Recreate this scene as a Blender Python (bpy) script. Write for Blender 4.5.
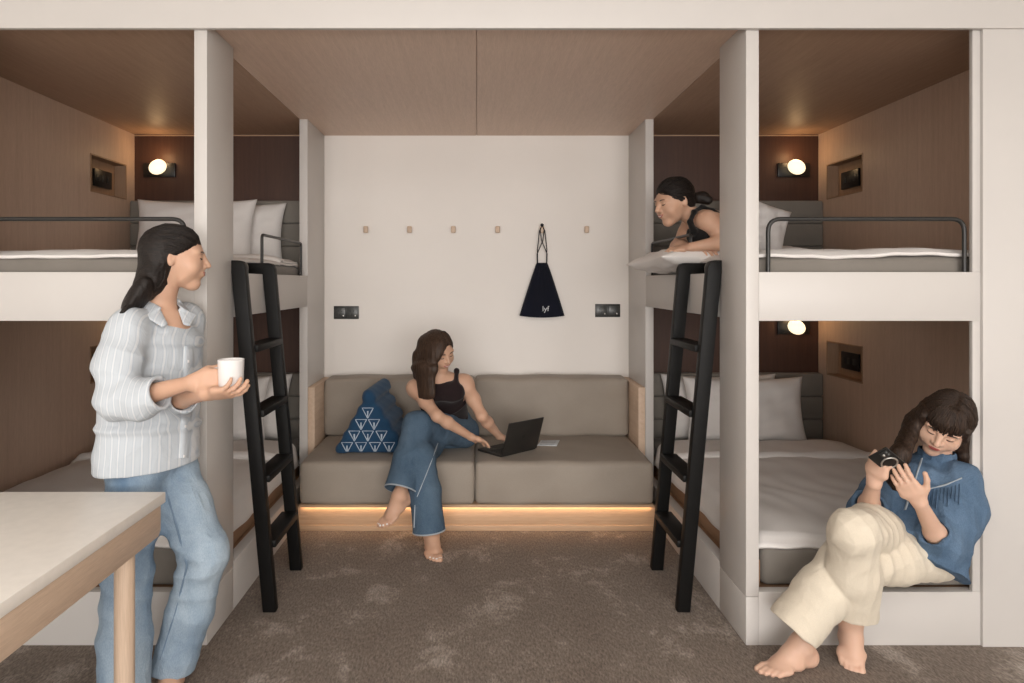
import bpy, bmesh, math, random
import numpy as np
from mathutils import Vector, Matrix, Euler

for o in list(bpy.data.objects):
    bpy.data.objects.remove(o, do_unlink=True)
SC = bpy.context.scene
COL = SC.collection
random.seed(7)
PI = math.pi

# ------------------------------------------------------------------ camera
FPX, CX, CY, CH = 675.0, 476.5, 282.0, 1.40      # focal length in px, principal point, eye height
cam_d = bpy.data.cameras.new('camera')
cam = bpy.data.objects.new('camera', cam_d)
COL.objects.link(cam)
cam.location = (0, 0, CH)
cam.rotation_euler = (PI / 2, 0, 0)
cam_d.sensor_width = 36.0
cam_d.lens = 36.0 * FPX / 1024.0
cam_d.shift_x = (512.0 - CX) / 1024.0
cam_d.shift_y = -(341.5 - CY) / 1024.0
cam_d.clip_start = 0.02
SC.camera = cam

# ------------------------------------------------------------------ world, lights, exposure
wd = bpy.data.worlds.new('world')
SC.world = wd
wd.use_nodes = True
wd.node_tree.nodes['Background'].inputs[0].default_value = (1.0, 0.96, 0.92, 1)
wd.node_tree.nodes['Background'].inputs[1].default_value = 0.25


def area_light(name, loc, rot, sx, sy, power, color):
    d = bpy.data.lights.new(name, 'AREA')
    d.shape = 'RECTANGLE'
    d.size, d.size_y = sx, sy
    d.energy = power
    d.color = color
    o = bpy.data.objects.new(name, d)
    COL.objects.link(o)
    o.location = loc
    o.rotation_euler = rot
    return o


area_light('window_daylight', (0.4, -5.35, 1.25), (PI / 2, 0, 0), 6.0, 2.3, 375, (1.0, 0.983, 0.963))
area_light('ceiling_light_panel', (0.0, -0.6, 2.80), (0, 0, 0), 4.6, 1.8, 80, (1.0, 0.973, 0.942))
SC.view_settings.view_transform = 'Standard'
SC.view_settings.look = 'None'
SC.view_settings.gamma = 1.0
SC.view_settings.use_curve_mapping = False
SC.view_settings.exposure = 0.0


# ------------------------------------------------------------------ helpers
def at(x, y, Y):
    """world point seen at photo pixel (x, y) when it stands Y metres from the lens"""
    return np.array([(x - CX) * Y / FPX, Y, CH - (y - CY) * Y / FPX])


def lin(c):
    return tuple(((v / 255.0) / 12.92 if v <= 10.3 else ((v / 255.0 + 0.055) / 1.055) ** 2.4) for v in c)


def tag(o, label=None, cat=None, group=None, kind=None):
    if label: o['label'] = label
    if cat: o['category'] = cat
    if group: o['group'] = group
    if kind: o['kind'] = kind
    return o


def thing(name, loc, label, cat, group=None):
    o = bpy.data.objects.new(name, None)
    o.empty_display_size = 0.1
    COL.objects.link(o)
    o.location = loc
    return tag(o, label, cat, group)


def link(name, me, mat=None, parent=None):
    """mesh in world coordinates -> object; a part keeps its world place under its thing"""
    o = bpy.data.objects.new(name, me)
    COL.objects.link(o)
    if mat is not None:
        me.materials.append(mat)
    if parent is not None:
        o.parent = parent
        p = parent
        off = Vector((0, 0, 0))
        while p is not None:
            off += p.location
            p = p.parent
        o.location = -off
    return o


def bm_obj(name, bm, mat=None, parent=None, smooth=False, auto=None):
    bmesh.ops.recalc_face_normals(bm, faces=bm.faces[:])
    me = bpy.data.meshes.new(name)
    bm.to_mesh(me)
    bm.free()
    if smooth:
        me.polygons.foreach_set('use_smooth', [True] * len(me.polygons))
        if auto is not None:
            me.set_sharp_from_angle(angle=auto)
    return link(name, me, mat, parent)


def add_box(bm, lo, hi, bevel=0.0, seg=2):
    lo, hi = [min(a, b) for a, b in zip(lo, hi)], [max(a, b) for a, b in zip(lo, hi)]
    vs = [bm.verts.new((x, y, z)) for x in (lo[0], hi[0]) for y in (lo[1], hi[1]) for z in (lo[2], hi[2])]
    fs = [(0, 1, 3, 2), (4, 6, 7, 5), (0, 4, 5, 1), (2, 3, 7, 6), (0, 2, 6, 4), (1, 5, 7, 3)]
    faces = [bm.faces.new([vs[i] for i in f]) for f in fs]
    if bevel > 0:
        es = set(e for f in faces for e in f.edges)
        bmesh.ops.bevel(bm, geom=list(es), offset=bevel, segments=seg, profile=0.5, affect='EDGES')
    return vs


def box(name, lo, hi, mat, parent=None, bevel=0.003, seg=2):
    bm = bmesh.new()
    add_box(bm, lo, hi, bevel, seg)
    return bm_obj(name, bm, mat, parent, smooth=bevel > 0, auto=0.7)


def tube_bm(bm, pts, r, n=10, cap=True, closed=False):
    """sweep of a circle of radius r (scalar or list) along pts"""
    pts = [Vector(p) for p in pts]
    m = len(pts)
    rs = r if isinstance(r, (list, tuple)) else [r] * m
    rings = []
    prev = None
    for i, p in enumerate(pts):
        if closed:
            t = pts[(i + 1) % m] - pts[i - 1]
        else:
            t = pts[min(i + 1, m - 1)] - pts[max(i - 1, 0)]
        t.normalize()
        if prev is None:
            a = Vector((0, 0, 1)) if abs(t.z) < 0.9 else Vector((1, 0, 0))
            u = t.cross(a).normalized()
        else:
            u = (prev - t * prev.dot(t)).normalized()
        prev = u
        v = t.cross(u)
        rings.append([bm.verts.new(p + (u * math.cos(2 * PI * k / n) + v * math.sin(2 * PI * k / n)) * rs[i]) for k in range(n)])
    for i in range(m if closed else m - 1):
        A, B = rings[i], rings[(i + 1) % m]
        for k in range(n):
            bm.faces.new((A[k], A[(k + 1) % n], B[(k + 1) % n], B[k]))
    if cap and not closed:
        bm.faces.new(rings[0][::-1])
        bm.faces.new(rings[-1])


def tube(name, pts, r, mat, parent=None, n=10, closed=False):
    bm = bmesh.new()
    tube_bm(bm, pts, r, n, True, closed)
    return bm_obj(name, bm, mat, parent, smooth=True, auto=0.9)


def fillet(pts, rad, n=6):
    """round the inner corners of a polyline"""
    pts = [Vector(p) for p in pts]
    out = [pts[0]]
    for i in range(1, len(pts) - 1):
        a, b, c = pts[i - 1], pts[i], pts[i + 1]
        d1, d2 = (a - b).normalized(), (c - b).normalized()
        p1, p2 = b + d1 * rad, b + d2 * rad
        for k in range(n + 1):
            t = k / n
            out.append(p1 * (1 - t) ** 2 + b * 2 * t * (1 - t) + p2 * t * t)
    out.append(pts[-1])
    return out


def prism(name, poly, axis, a0, a1, mat, parent=None, bevel=0.0, seg=2):
    """extrude a 2-D polygon along axis ('x': poly is (y, z); 'y': poly is (x, z); 'z': poly is (x, y))"""
    bm = bmesh.new()

    def pt(p, a):
        return {'x': (a, p[0], p[1]), 'y': (p[0], a, p[1]), 'z': (p[0], p[1], a)}[axis]
    A = [bm.verts.new(pt(p, a0)) for p in poly]
    B = [bm.verts.new(pt(p, a1)) for p in poly]
    n = len(poly)
    bm.faces.new(A)
    bm.faces.new(B[::-1])
    for i in range(n):
        bm.faces.new((A[i], B[i], B[(i + 1) % n], A[(i + 1) % n]))
    if bevel > 0:
        bmesh.ops.bevel(bm, geom=bm.edges[:], offset=bevel, segments=seg, profile=0.5, affect='EDGES')
    return bm_obj(name, bm, mat, parent, smooth=bevel > 0, auto=0.7)


def lathe(name, prof, loc, mat, parent=None, n=28, scale=(1, 1, 1)):
    """prof = [(r, z), ...] turned about z"""
    bm = bmesh.new()
    rings = []
    for r, z in prof:
        if r < 1e-6:
            rings.append([bm.verts.new((loc[0], loc[1], loc[2] + z * scale[2]))])
        else:
            rings.append([bm.verts.new((loc[0] + r * scale[0] * math.cos(2 * PI * k / n), loc[1] + r * scale[1] * math.sin(2 * PI * k / n), loc[2] + z * scale[2])) for k in range(n)])
    for A, B in zip(rings[:-1], rings[1:]):
        for k in range(n):
            if len(A) == 1 and len(B) == 1: continue
            if len(A) == 1: bm.faces.new((A[0], B[k], B[(k + 1) % n]))
            elif len(B) == 1: bm.faces.new((A[k], A[(k + 1) % n], B[0]))
            else: bm.faces.new((A[k], A[(k + 1) % n], B[(k + 1) % n], B[k]))
    return bm_obj(name, bm, mat, parent, smooth=True, auto=0.8)


def grid_obj(name, fn, nu, nv, mat, parent=None, thick=0.0, closed_u=False):
    """surface fn(u, v) -> point, u, v in 0..1; thick makes a closed shell"""
    U, V = np.meshgrid(np.linspace(0, 1, nu), np.linspace(0, 1, nv), indexing='ij')
    P = fn(U, V)
    vs = P.reshape(-1, 3)
    idx = np.arange(nu * nv).reshape(nu, nv)
    f = np.stack([idx[:-1, :-1], idx[1:, :-1], idx[1:, 1:], idx[:-1, 1:]], -1).reshape(-1, 4)
    me = fast_mesh(name, vs, f)
    o = link(name, me, mat, parent)
    if thick:
        m = o.modifiers.new('thickness', 'SOLIDIFY')
        m.thickness = thick
        m.offset = 0
    return o


def fast_mesh(name, vs, quads):
    me = bpy.data.meshes.new(name)
    vs = np.ascontiguousarray(vs, dtype=np.float32)
    q = np.ascontiguousarray(quads, dtype=np.int32)
    me.vertices.add(len(vs))
    me.vertices.foreach_set('co', vs.ravel())
    me.loops.add(q.size)
    me.loops.foreach_set('vertex_index', q.ravel())
    me.polygons.add(len(q))
    me.polygons.foreach_set('loop_start', np.arange(0, q.size, 4, dtype=np.int32))
    me.polygons.foreach_set('use_smooth', np.ones(len(q), dtype=bool))
    me.update(calc_edges=True)
    me.validate()
    return me


# ------------------------------------------------------------------ materials
def new_mat(name):
    m = bpy.data.materials.new(name)
    m.use_nodes = True
    nt = m.node_tree
    b = nt.nodes['Principled BSDF']
    return m, nt, b


def coords(nt, scale=(1, 1, 1), rot=(0, 0, 0)):
    tc = nt.nodes.new('ShaderNodeTexCoord')
    mp = nt.nodes.new('ShaderNodeMapping')
    mp.inputs['Scale'].default_value = scale
    mp.inputs['Rotation'].default_value = rot
    nt.links.new(tc.outputs['Object'], mp.inputs['Vector'])
    return mp.outputs['Vector']


def noise(nt, vec, scale, detail=4, rough=0.55, dist=0.0):
    n = nt.nodes.new('ShaderNodeTexNoise')
    n.inputs['Scale'].default_value = scale
    n.inputs['Detail'].default_value = detail
    n.inputs['Roughness'].default_value = rough
    n.inputs['Distortion'].default_value = dist
    nt.links.new(vec, n.inputs['Vector'])
    return n.outputs['Fac']


def ramp(nt, fac, stops):
    r = nt.nodes.new('ShaderNodeValToRGB')
    e = r.color_ramp.elements
    while len(e) > 1: e.remove(e[0])
    e[0].position = stops[0][0]
    e[0].color = (*stops[0][1], 1)
    for p, c in stops[1:]:
        k = e.new(p)
        k.color = (*c, 1)
    nt.links.new(fac, r.inputs['Fac'])
    return r.outputs['Color']


def mix(nt, fac, a, b, mode='MIX'):
    m = nt.nodes.new('ShaderNodeMix')
    m.data_type = 'RGBA'
    m.blend_type = mode
    for sock, val in ((m.inputs[0], fac), (m.inputs[6], a), (m.inputs[7], b)):
        if isinstance(val, (int, float)): sock.default_value = val
        elif isinstance(val, tuple): sock.default_value = (*val, 1)
        else: nt.links.new(val, sock)
    return m.outputs[2]


def bump(nt, b, height, strength=0.2, dist=0.01):
    n = nt.nodes.new('ShaderNodeBump')
    n.inputs['Strength'].default_value = strength
    n.inputs['Distance'].default_value = dist
    nt.links.new(height, n.inputs['Height'])
    nt.links.new(n.outputs['Normal'], b.inputs['Normal'])


def plain(name, c, rough=0.5, var=0.06, scale=8.0, bmp=0.0, bscale=200.0, metal=0.0, spec=0.5):
    m, nt, b = new_mat(name)
    v = coords(nt)
    f = noise(nt, v, scale)
    c = tuple(c)
    nt.links.new(ramp(nt, f, [(0.3, tuple(x * (1 - var) for x in c)), (0.7, tuple(min(1, x * (1 + var)) for x in c))]), b.inputs['Base Color'])
    b.inputs['Roughness'].default_value = rough
    b.inputs['Metallic'].default_value = metal
    b.inputs['Specular IOR Level'].default_value = spec
    if bmp:
        bump(nt, b, noise(nt, v, bscale, 3), bmp, 0.002)
    return m


def wood(name, c1, c2, axis='z', rough=0.45, s=1.0, spec=0.35):
    """fine straight grain running along axis"""
    m, nt, b = new_mat(name)
    st = {'x': (0.35, 9, 9), 'y': (9, 0.35, 9), 'z': (9, 9, 0.35)}[axis]
    v = coords(nt, tuple(k * s for k in st))
    g = noise(nt, v, 5.0, 6, 0.65, 0.3)
    v2 = coords(nt, tuple(k * s * 6 for k in st))
    g2 = noise(nt, v2, 7.0, 3, 0.6)
    a = ramp(nt, g, [(0.32, c1), (0.68, c2)])
    dk = ramp(nt, g2, [(0.35, (0.80, 0.78, 0.76)), (0.6, (1, 1, 1))])
    nt.links.new(mix(nt, 0.55, a, dk, 'MULTIPLY'), b.inputs['Base Color'])
    b.inputs['Roughness'].default_value = rough
    b.inputs['Specular IOR Level'].default_value = spec
    bump(nt, b, g2, 0.06, 0.002)
    return m


def emit(name, c, strength):
    m, nt, b = new_mat(name)
    b.inputs['Base Color'].default_value = (*c, 1)
    b.inputs['Emission Color'].default_value = (*c, 1)
    b.inputs['Emission Strength'].default_value = strength
    return m


def fabric(name, c, c2=None, rough=0.85, wscale=900, bmp=0.25, nscale=6.0, sheen=0.15, crumple=0.0):
    m, nt, b = new_mat(name)
    v = coords(nt)
    c2 = c2 or tuple(x * 0.86 for x in c)
    f = noise(nt, v, nscale, 5)
    w = noise(nt, coords(nt, (1, 1, 1)), wscale, 2)
    base = ramp(nt, f, [(0.3, c2), (0.7, c)])
    th = ramp(nt, w, [(0.35, (0.86, 0.86, 0.86)), (0.65, (1.0, 1.0, 1.0))])
    nt.links.new(mix(nt, 0.6, base, th, 'MULTIPLY'), b.inputs['Base Color'])
    b.inputs['Roughness'].default_value = rough
    b.inputs['Specular IOR Level'].default_value = 0.2
    b.inputs['Sheen Weight'].default_value = sheen
    if crumple:
        cr = noise(nt, coords(nt, (1, 1, 0.6), (0.3, 0.4, 0)), 15.0, 3, 0.5, 1.0)
        bump(nt, b, mix(nt, 0.10, cr, w), crumple, 0.012)
    else:
        bump(nt, b, w, bmp, 0.001)
    return m


def carpet_mat():
    m, nt, b = new_mat('carpet')
    v = coords(nt)
    big = noise(nt, coords(nt, (1.0, 0.75, 1)), 3.6, 8, 0.72, 0.25)
    fine = noise(nt, coords(nt, (1, 0.35, 1), (0, 0, 0.6)), 130, 4, 0.75)
    a = ramp(nt, big, [(0.30, (0.20, 0.156, 0.127)), (0.54, (0.235, 0.190, 0.157)), (0.60, (0.34, 0.285, 0.243)), (0.72, (0.45, 0.39, 0.34))])
    d = ramp(nt, fine, [(0.36, (0.42, 0.41, 0.40)), (0.64, (1.30, 1.30, 1.30))])
    nt.links.new(mix(nt, 0.8, a, d, 'MULTIPLY'), b.inputs['Base Color'])
    b.inputs['Roughness'].default_value = 0.95
    b.inputs['Specular IOR Level'].default_value = 0.1
    b.inputs['Sheen Weight'].default_value = 0.1
    bump(nt, b, fine, 0.5, 0.006)
    return m


M = {}
M['white'] = plain('white_laminate', (0.59, 0.56, 0.535), 0.42, 0.015, 3.0)
M['white_wall'] = plain('white_paint', (0.86, 0.815, 0.77), 0.7, 0.015, 2.0)
M['room_wall'] = plain('room_paint', (0.80, 0.77, 0.73), 0.8, 0.02, 2.0)
M['carpet'] = carpet_mat()
M['wood_wall'] = wood('wood_veneer_wall', (0.57, 0.415, 0.318), (0.64, 0.475, 0.372), 'z', 0.5)
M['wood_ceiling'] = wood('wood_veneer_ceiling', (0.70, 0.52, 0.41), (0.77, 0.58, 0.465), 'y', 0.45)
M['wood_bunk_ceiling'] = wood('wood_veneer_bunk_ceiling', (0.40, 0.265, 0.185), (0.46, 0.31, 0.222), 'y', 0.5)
M['wood_oak'] = wood('light_oak', (0.61, 0.445, 0.325), (0.70, 0.53, 0.40), 'y', 0.5)
M['wood_oak_x'] = wood('light_oak_board', (0.50, 0.325, 0.20), (0.60, 0.41, 0.265), 'x', 0.45)
M['wood_oak_z'] = wood('light_oak_leg', (0.60, 0.445, 0.325), (0.68, 0.52, 0.40), 'z', 0.45)
M['wood_deck'] = wood('wood_deck', (0.27, 0.155, 0.090), (0.33, 0.195, 0.115), 'y', 0.6)
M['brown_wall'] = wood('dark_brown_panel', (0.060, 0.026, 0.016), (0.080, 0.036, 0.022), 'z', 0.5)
M['charcoal'] = plain('charcoal_metal', (0.0055, 0.0052, 0.005), 0.5, 0.1, 20, spec=0.2)
M['charcoal_tube'] = plain('charcoal_tube', (0.02, 0.019, 0.018), 0.4, 0.1, 20)
M['black'] = plain('black_plastic', (0.008, 0.008, 0.008), 0.35, 0.1)
M['socket'] = plain('graphite_plastic', (0.025, 0.026, 0.025), 0.35, 0.1)
M['socket_face'] = plain('graphite_plastic_face', (0.05, 0.052, 0.05), 0.3, 0.1)
M['silver'] = plain('silver_metal', (0.5, 0.48, 0.45), 0.3, 0.05, 8, metal=0.8)
M['sofa'] = fabric('taupe_leather', (0.345, 0.298, 0.250), (0.315, 0.270, 0.226), 0.55, 380, 0.12, 5.0, 0.05)
M['grey_uph'] = fabric('grey_upholstery', (0.235, 0.215, 0.188), (0.205, 0.187, 0.164), 0.8, 500, 0.25)
M['mattress'] = fabric('grey_mattress', (0.225, 0.203, 0.180), (0.20, 0.180, 0.158), 0.85, 500, 0.3)
M['linen'] = fabric('white_linen', (0.82, 0.785, 0.76), (0.78, 0.745, 0.72), 0.8, 600, 0.12, 4.0, 0.1)
M['lamp'] = emit('lamp_glass', (1.0, 0.80, 0.52), 1.5)
M['led'] = emit('led_warm', (1.0, 0.64, 0.36), 12.0)
M['table_top'] = plain('white_table_top', (0.88, 0.83, 0.765), 0.4, 0.03, 30)
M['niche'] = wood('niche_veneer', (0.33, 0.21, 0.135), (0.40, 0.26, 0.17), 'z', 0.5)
# ================================================================== the setting
W, PT = 1.038, 0.050            # half width of the aisle, thickness of the white panels
YF, YB = 2.60, 4.61             # front of the bunks, back wall
YP, YQ = 2.883, 4.147           # rear of the near posts, front of the far panels
ZC = 2.40                       # wooden ceiling
XO = 2.32                       # outer side walls of the bunks
ZU0, ZU1 = 1.25, 1.4385         # upper bed rail
ZL = 0.206                      # lower bed rail


def struct(o):
    o['kind'] = 'structure'
    return o


struct(box('floor', (-3.5, -5.6, -0.10), (3.5, 4.72, 0.0), M['carpet'], None, 0))
cl = struct(box('ceiling', (-2.42, YF + 0.005, ZC + 0.012), (2.42, 4.72, ZC + 0.08), M['wood_ceiling'], None, 0))
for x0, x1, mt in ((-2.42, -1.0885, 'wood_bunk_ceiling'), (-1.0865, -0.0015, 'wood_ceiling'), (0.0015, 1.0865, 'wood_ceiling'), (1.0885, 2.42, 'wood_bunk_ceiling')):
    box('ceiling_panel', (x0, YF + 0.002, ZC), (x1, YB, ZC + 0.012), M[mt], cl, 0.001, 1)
struct(box('ceiling_room', (-3.5, -5.6, 2.85), (3.5, YF, 2.93), M['room_wall'], None, 0))
struct(box('wall_back', (-W - 0.02, YB, 0), (W + 0.02, YB + 0.1, ZC + 0.02), M['white_wall'], None, 0))
for sx, side in ((-1, 'left'), (1, 'right')):
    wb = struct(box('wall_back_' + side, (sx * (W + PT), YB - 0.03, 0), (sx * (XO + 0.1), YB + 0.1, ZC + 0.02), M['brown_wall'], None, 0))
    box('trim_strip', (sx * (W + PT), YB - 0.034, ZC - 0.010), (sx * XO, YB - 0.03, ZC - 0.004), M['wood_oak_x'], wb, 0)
    # side wall with two recessed niches
    bm = bmesh.new()
    ys = [YF + 0.06, 4.052, 4.467, YB]
    zs = [0.0, 0.788, 1.013, 1.944, 2.175, ZC + 0.02]
    for i in range(3):
        for j in range(5):
            if i == 1 and j in (1, 3): continue
            add_box(bm, (sx * XO, ys[i], zs[j]), (sx * (XO + 0.10), ys[i + 1], zs[j + 1]))
    wl = struct(bm_obj('wall_' + side, bm, M['wood_wall']))
    for z0, z1 in ((0.788, 1.013), (1.944, 2.175)):
        box('niche_back', (sx * (XO + 0.070), 4.052, z0), (sx * (XO + 0.10), 4.467, z1), M['niche'], wl, 0)
        for k, (ya, yb, za, zb) in enumerate(((4.052, 4.06, z0, z1), (4.459, 4.467, z0, z1), (4.06, 4.459, z0, z0 + 0.008), (4.06, 4.459, z1 - 0.008, z1))):
            box('niche_lining', (sx * (XO - 0.004), ya, za), (sx * (XO + 0.070), yb, zb), M['niche'], wl, 0)
    # facade beside the bunk
    struct(box('wall_front_' + side, (sx * 1.942, YF - 0.012, 0), (sx * 3.5, YF + 0.02, 2.372), M['white'], None, 0.002))
    struct(box('wall_room_' + side, (sx * 3.5, -5.6, 0), (sx * 3.6, YF, 2.9), M['room_wall'], None, 0))
struct(box('trim_1', (-3.5, YF - 0.024, 2.369), (3.5, YF, 2.86), M['white'], None, 0.003))
struct(box('wall_rear', (-3.5, -5.7, 0), (3.5, -5.6, 2.9), M['room_wall'], None, 0))
bm = bmesh.new()
for x in (-2.6, -0.63, 1.34, 3.34):
    add_box(bm, (x, -5.6, 0.05), (x + 0.06, -5.55, 2.5))
for z in (0.05, 2.44):
    add_box(bm, (-2.6, -5.599, z), (3.40, -5.551, z + 0.06))
wn = struct(bm_obj('window_1', bm, M['charcoal']))
for x in (-2.54, -0.57, 1.40):
    box('pane', (x, -5.59, 0.11), (x + 1.93, -5.585, 2.44), M['white_wall'], wn, 0)

# ================================================================== bunk beds
def bunk(sx, side, other):
    def X(v): return sx * v
    t = thing('bunk_bed', (X(1.6), 3.4, 0), 'white built-in bunk bed with wood-veneer inside on the %s of the sofa' % side, 'bunk bed', 'built-in bunk beds')
    box('post', (X(W), YF, 0.188), (X(W + PT), YP, ZC), M['white'], t, 0.002)
    box('end_panel', (X(W), YQ, 0.0), (X(W + PT), YB, ZC), M['white'], t, 0.002)
    box('bed_rail', (X(W + PT), YF, ZU0), (X(1.942), YF + 0.045, ZU1), M['white'], t, 0.002)
    box('bed_rail', (X(W), YP, ZU0), (X(W + PT), YQ, ZU1), M['white'], t, 0.002)
    box('base_rail', (X(W + PT), YF, 0.0), (X(1.942), YF + 0.045, ZL), M['white'], t, 0.002)
    box('base_rail', (X(W), YF, 0.0), (X(W + PT), YP, 0.186), M['white'], t, 0.002)
    box('base_rail', (X(W), YP, 0.0), (X(W + PT), YQ, ZL), M['white'], t, 0.002)
    box('stile', (X(1.912), YF + 0.002, ZL), (X(1.942), YF + 0.02, ZU0), M['white'], t, 0.001)
    box('stile', (X(1.912), YF + 0.002, ZU1), (X(1.942), YF + 0.02, ZC), M['white'], t, 0.001)
    box('bed_deck', (X(W + PT), YF + 0.045, ZU0 + 0.005), (X(XO), YB - 0.03, 1.30), M['wood_deck'], t, 0)
    box('bed_deck', (X(W + PT), YF + 0.045, 0.12), (X(XO), YB - 0.03, 0.198), M['wood_deck'], t, 0)
    box('base_board', (X(1.110), YF + 0.07, 0.199), (X(1.122), YB - 0.11, 0.300), M['wood_deck'], t, 0.001)
    # channelled upholstered headboards
    for ztop, zbot in ((1.945, 1.30), (0.79, 0.198)):
        z = ztop
        while z > zbot + 0.02:
            zl = max(z - 0.153, zbot)
            box('headboard_channel', (X(W + PT + 0.004), YB - 0.105, zl + 0.001), (X(XO - 0.004), YB - 0.03, z - 0.001), M['grey_uph'], t, 0.012, 4)
            z = zl
    # guard rails of bent tube
    zr = 1.645
    pts = fillet([(X(1.134), YF + 0.025, ZU1 - 0.01), (X(1.134), YF + 0.025, zr), (X(1.897), YF + 0.025, zr), (X(1.897), YF + 0.025, ZU1 - 0.01)], 0.05)
    tube('guard_rail', pts, 0.0085, M['charcoal_tube'], t)
    pts = fillet([(X(W + 0.022), 3.335, ZU1 - 0.01), (X(W + 0.022), 3.335, 1.634), (X(W + 0.022), 4.075, 1.634), (X(W + 0.022), 4.075, ZU1 - 0.01)], 0.022)
    tube('guard_rail', pts, 0.0075, M['charcoal_tube'], t)
    # reading lamps
    for zc, nm in ((2.165, 'upper'), (1.10, 'lower')):
        lx = 2.125
        L = thing('wall_lamp', (X(lx), YB - 0.03, zc), 'round glowing reading lamp on dark plate above the %s %s bed' % (nm, side), 'lamp', 'bunk reading lamps')
        off = sx * 0.022
        box('back_plate', (X(lx) + off - 0.108, YB - 0.046, zc - 0.054), (X(lx) + off + 0.108, YB - 0.0305, zc + 0.040), M['black'], L, 0.003)
        tube('arm', [(X(lx), YB - 0.05, zc), (X(lx), YB - 0.085, zc)], 0.012, M['charcoal'], L)
        bm = bmesh.new()
        bmesh.ops.create_uvsphere(bm, u_segments=24, v_segments=16, radius=1.0)
        for v in bm.verts:
            q = Vector((v.co.x * 0.056, v.co.y * 0.045, v.co.z * 0.049))
            q.z -= 0.16 * q.x * sx
            q.x += 0.004
            v.co = q + Vector((X(lx), YB - 0.12, zc))
        bm_obj('globe', bm, M['lamp'], L, smooth=True)
        ld = bpy.data.lights.new('lamp_light', 'POINT')
        ld.energy, ld.color, ld.shadow_soft_size = 0.7, (1.0, 0.62, 0.30), 0.03
        lo_ = bpy.data.objects.new('lamp_light', ld)
        COL.objects.link(lo_)
        lo_.location = (X(lx), YB - 0.12, zc + 0.085)
    # switch units in the niches
    for zc, nm in ((2.055, 'upper'), (0.895, 'lower')):
        s = thing('switch_panel', (X(XO + 0.07), 4.30, zc), 'small black switch panel in the wall niche of the %s %s bed' % (nm, side), 'switch panel', 'niche switch panels')
        box('housing', (X(XO + 0.055), 4.20, zc - 0.055), (X(XO + 0.0699), 4.40, zc + 0.055), M['black'], s, 0.003)
        for yy in (4.24, 4.30, 4.36):
            box('button', (X(XO + 0.052), yy - 0.018, zc - 0.02), (X(XO + 0.055), yy + 0.018, zc + 0.02), M['socket'], s, 0.001)
    return t


bunk(-1, 'left', 'right')
bunk(1, 'right', 'left')


# ------------------------------------------------------------------ bedding
def mattress(name, x0, x1, y0, y1, z0, z1, label, sag=None):
    def soft(P):
        return P
    bm = bmesh.new()
    add_box(bm, (x0, y0, z0), (x1, y1, z1), 0.03, 4)
    if sag:
        es = [e for e in bm.edges if abs((e.verts[0].co - e.verts[1].co).x) > 0.5]
        bmesh.ops.subdivide_edges(bm, edges=es, cuts=24, use_grid_fill=True)
        es = [e for e in bm.edges if abs((e.verts[0].co - e.verts[1].co).y) > 0.5]
        bmesh.ops.subdivide_edges(bm, edges=es, cuts=30, use_grid_fill=True)
        for v in bm.verts:
            q = ((v.co.x - sag[0]) / sag[2]) ** 2 + ((v.co.y - sag[1]) / sag[3]) ** 2
            v.co.z -= sag[4] * math.exp(-q) * (v.co.z - z0) / (z1 - z0)
    o = bm_obj(name, bm, M['mattress'], None, smooth=True, auto=0.8)
    return tag(o, label, 'mattress', 'bunk mattresses')


def smooth01(t):
    t = np.clip(t, 0, 1)
    return t * t * (3 - 2 * t)


def duvet(x0, x1, y0, y1, z, label, seed, sag=None, wr=1.0, drop=0.06, back=0.01, aisle=0.0):
    """white bed cover lying on the mattress with its edges falling over the sides"""
    rs = np.random.RandomState(seed)
    ph = rs.rand(12) * 6.28

    def fn(U, V):
        x = x0 + (x1 - x0) * U
        y = y0 + (y1 - y0) * V
        e = np.minimum(np.minimum(U * (x1 - x0), (1 - U) * (x1 - x0)), V * (y1 - y0))
        zz = z - drop * (1 - smooth01(e / 0.055)) - 0.012 * (1 - smooth01(e / 0.16))
        ei = (U if x0 > 0 else 1 - U) * (x1 - x0)
        zz = zz - aisle * (1 - smooth01(ei / 0.026)) * smooth01(V * (y1 - y0) / 0.25)
        zz = zz - back * (1 - smooth01((1 - V) * (y1 - y0) / 0.04))
        zz = zz + wr * (0.004 * np.sin(7 * x + 3 * y + ph[0]) + 0.003 * np.sin(13 * x - 9 * y + ph[1]) + 0.0025 * np.sin(21 * y + 5 * x + ph[2])
                        + 0.0016 * np.sin(40 * x + 17 * y + 2 * np.sin(9 * y + ph[3]) + ph[4]))
        yy = y - 0.006 * (1 - smooth01(e / 0.05)) * np.sin(16 * x + ph[5])
        if sag:
            q = ((x - sag[0]) / sag[2]) ** 2 + ((y - sag[1]) / sag[3]) ** 2
            zz = zz - sag[4] * np.exp(-q)
        return np.stack([x, yy, zz], -1)
    o = grid_obj('duvet', fn, 150, 90, M['linen'], None, 0.012)
    tag(o, label, 'duvet', 'white bed covers')
    # turned-down top end
    yt0, yt1 = y1 - 0.36, y1 + 0.02

    def fn2(U, V):
        x = x0 + 0.006 + (x1 - x0 - 0.012) * U
        y = yt0 + (yt1 - yt0) * V
        e = np.minimum(U * (x1 - x0), (1 - U) * (x1 - x0))
        zz = z + 0.016 - drop * (1 - smooth01(e / 0.055)) - 0.012 * (1 - smooth01(e / 0.16))
        ei = (U if x0 > 0 else 1 - U) * (x1 - x0)
        zz = zz - aisle * (1 - smooth01(ei / 0.026))
        zz = zz + 0.010 * np.sin(np.clip(V * 5, 0, 1) * PI) - 0.02 * (1 - smooth01(V / 0.06)) - 0.018 * (1 - smooth01((1 - V) / 0.06))
        zz = zz + wr * (0.003 * np.sin(9 * x + ph[6]) + 0.0025 * np.sin(23 * x + 12 * y + ph[7]))
        return np.stack([x, y, zz], -1)
    grid_obj('turned_down_hem', fn2, 150, 26, M['linen'], o, 0.012)
    return o


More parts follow.
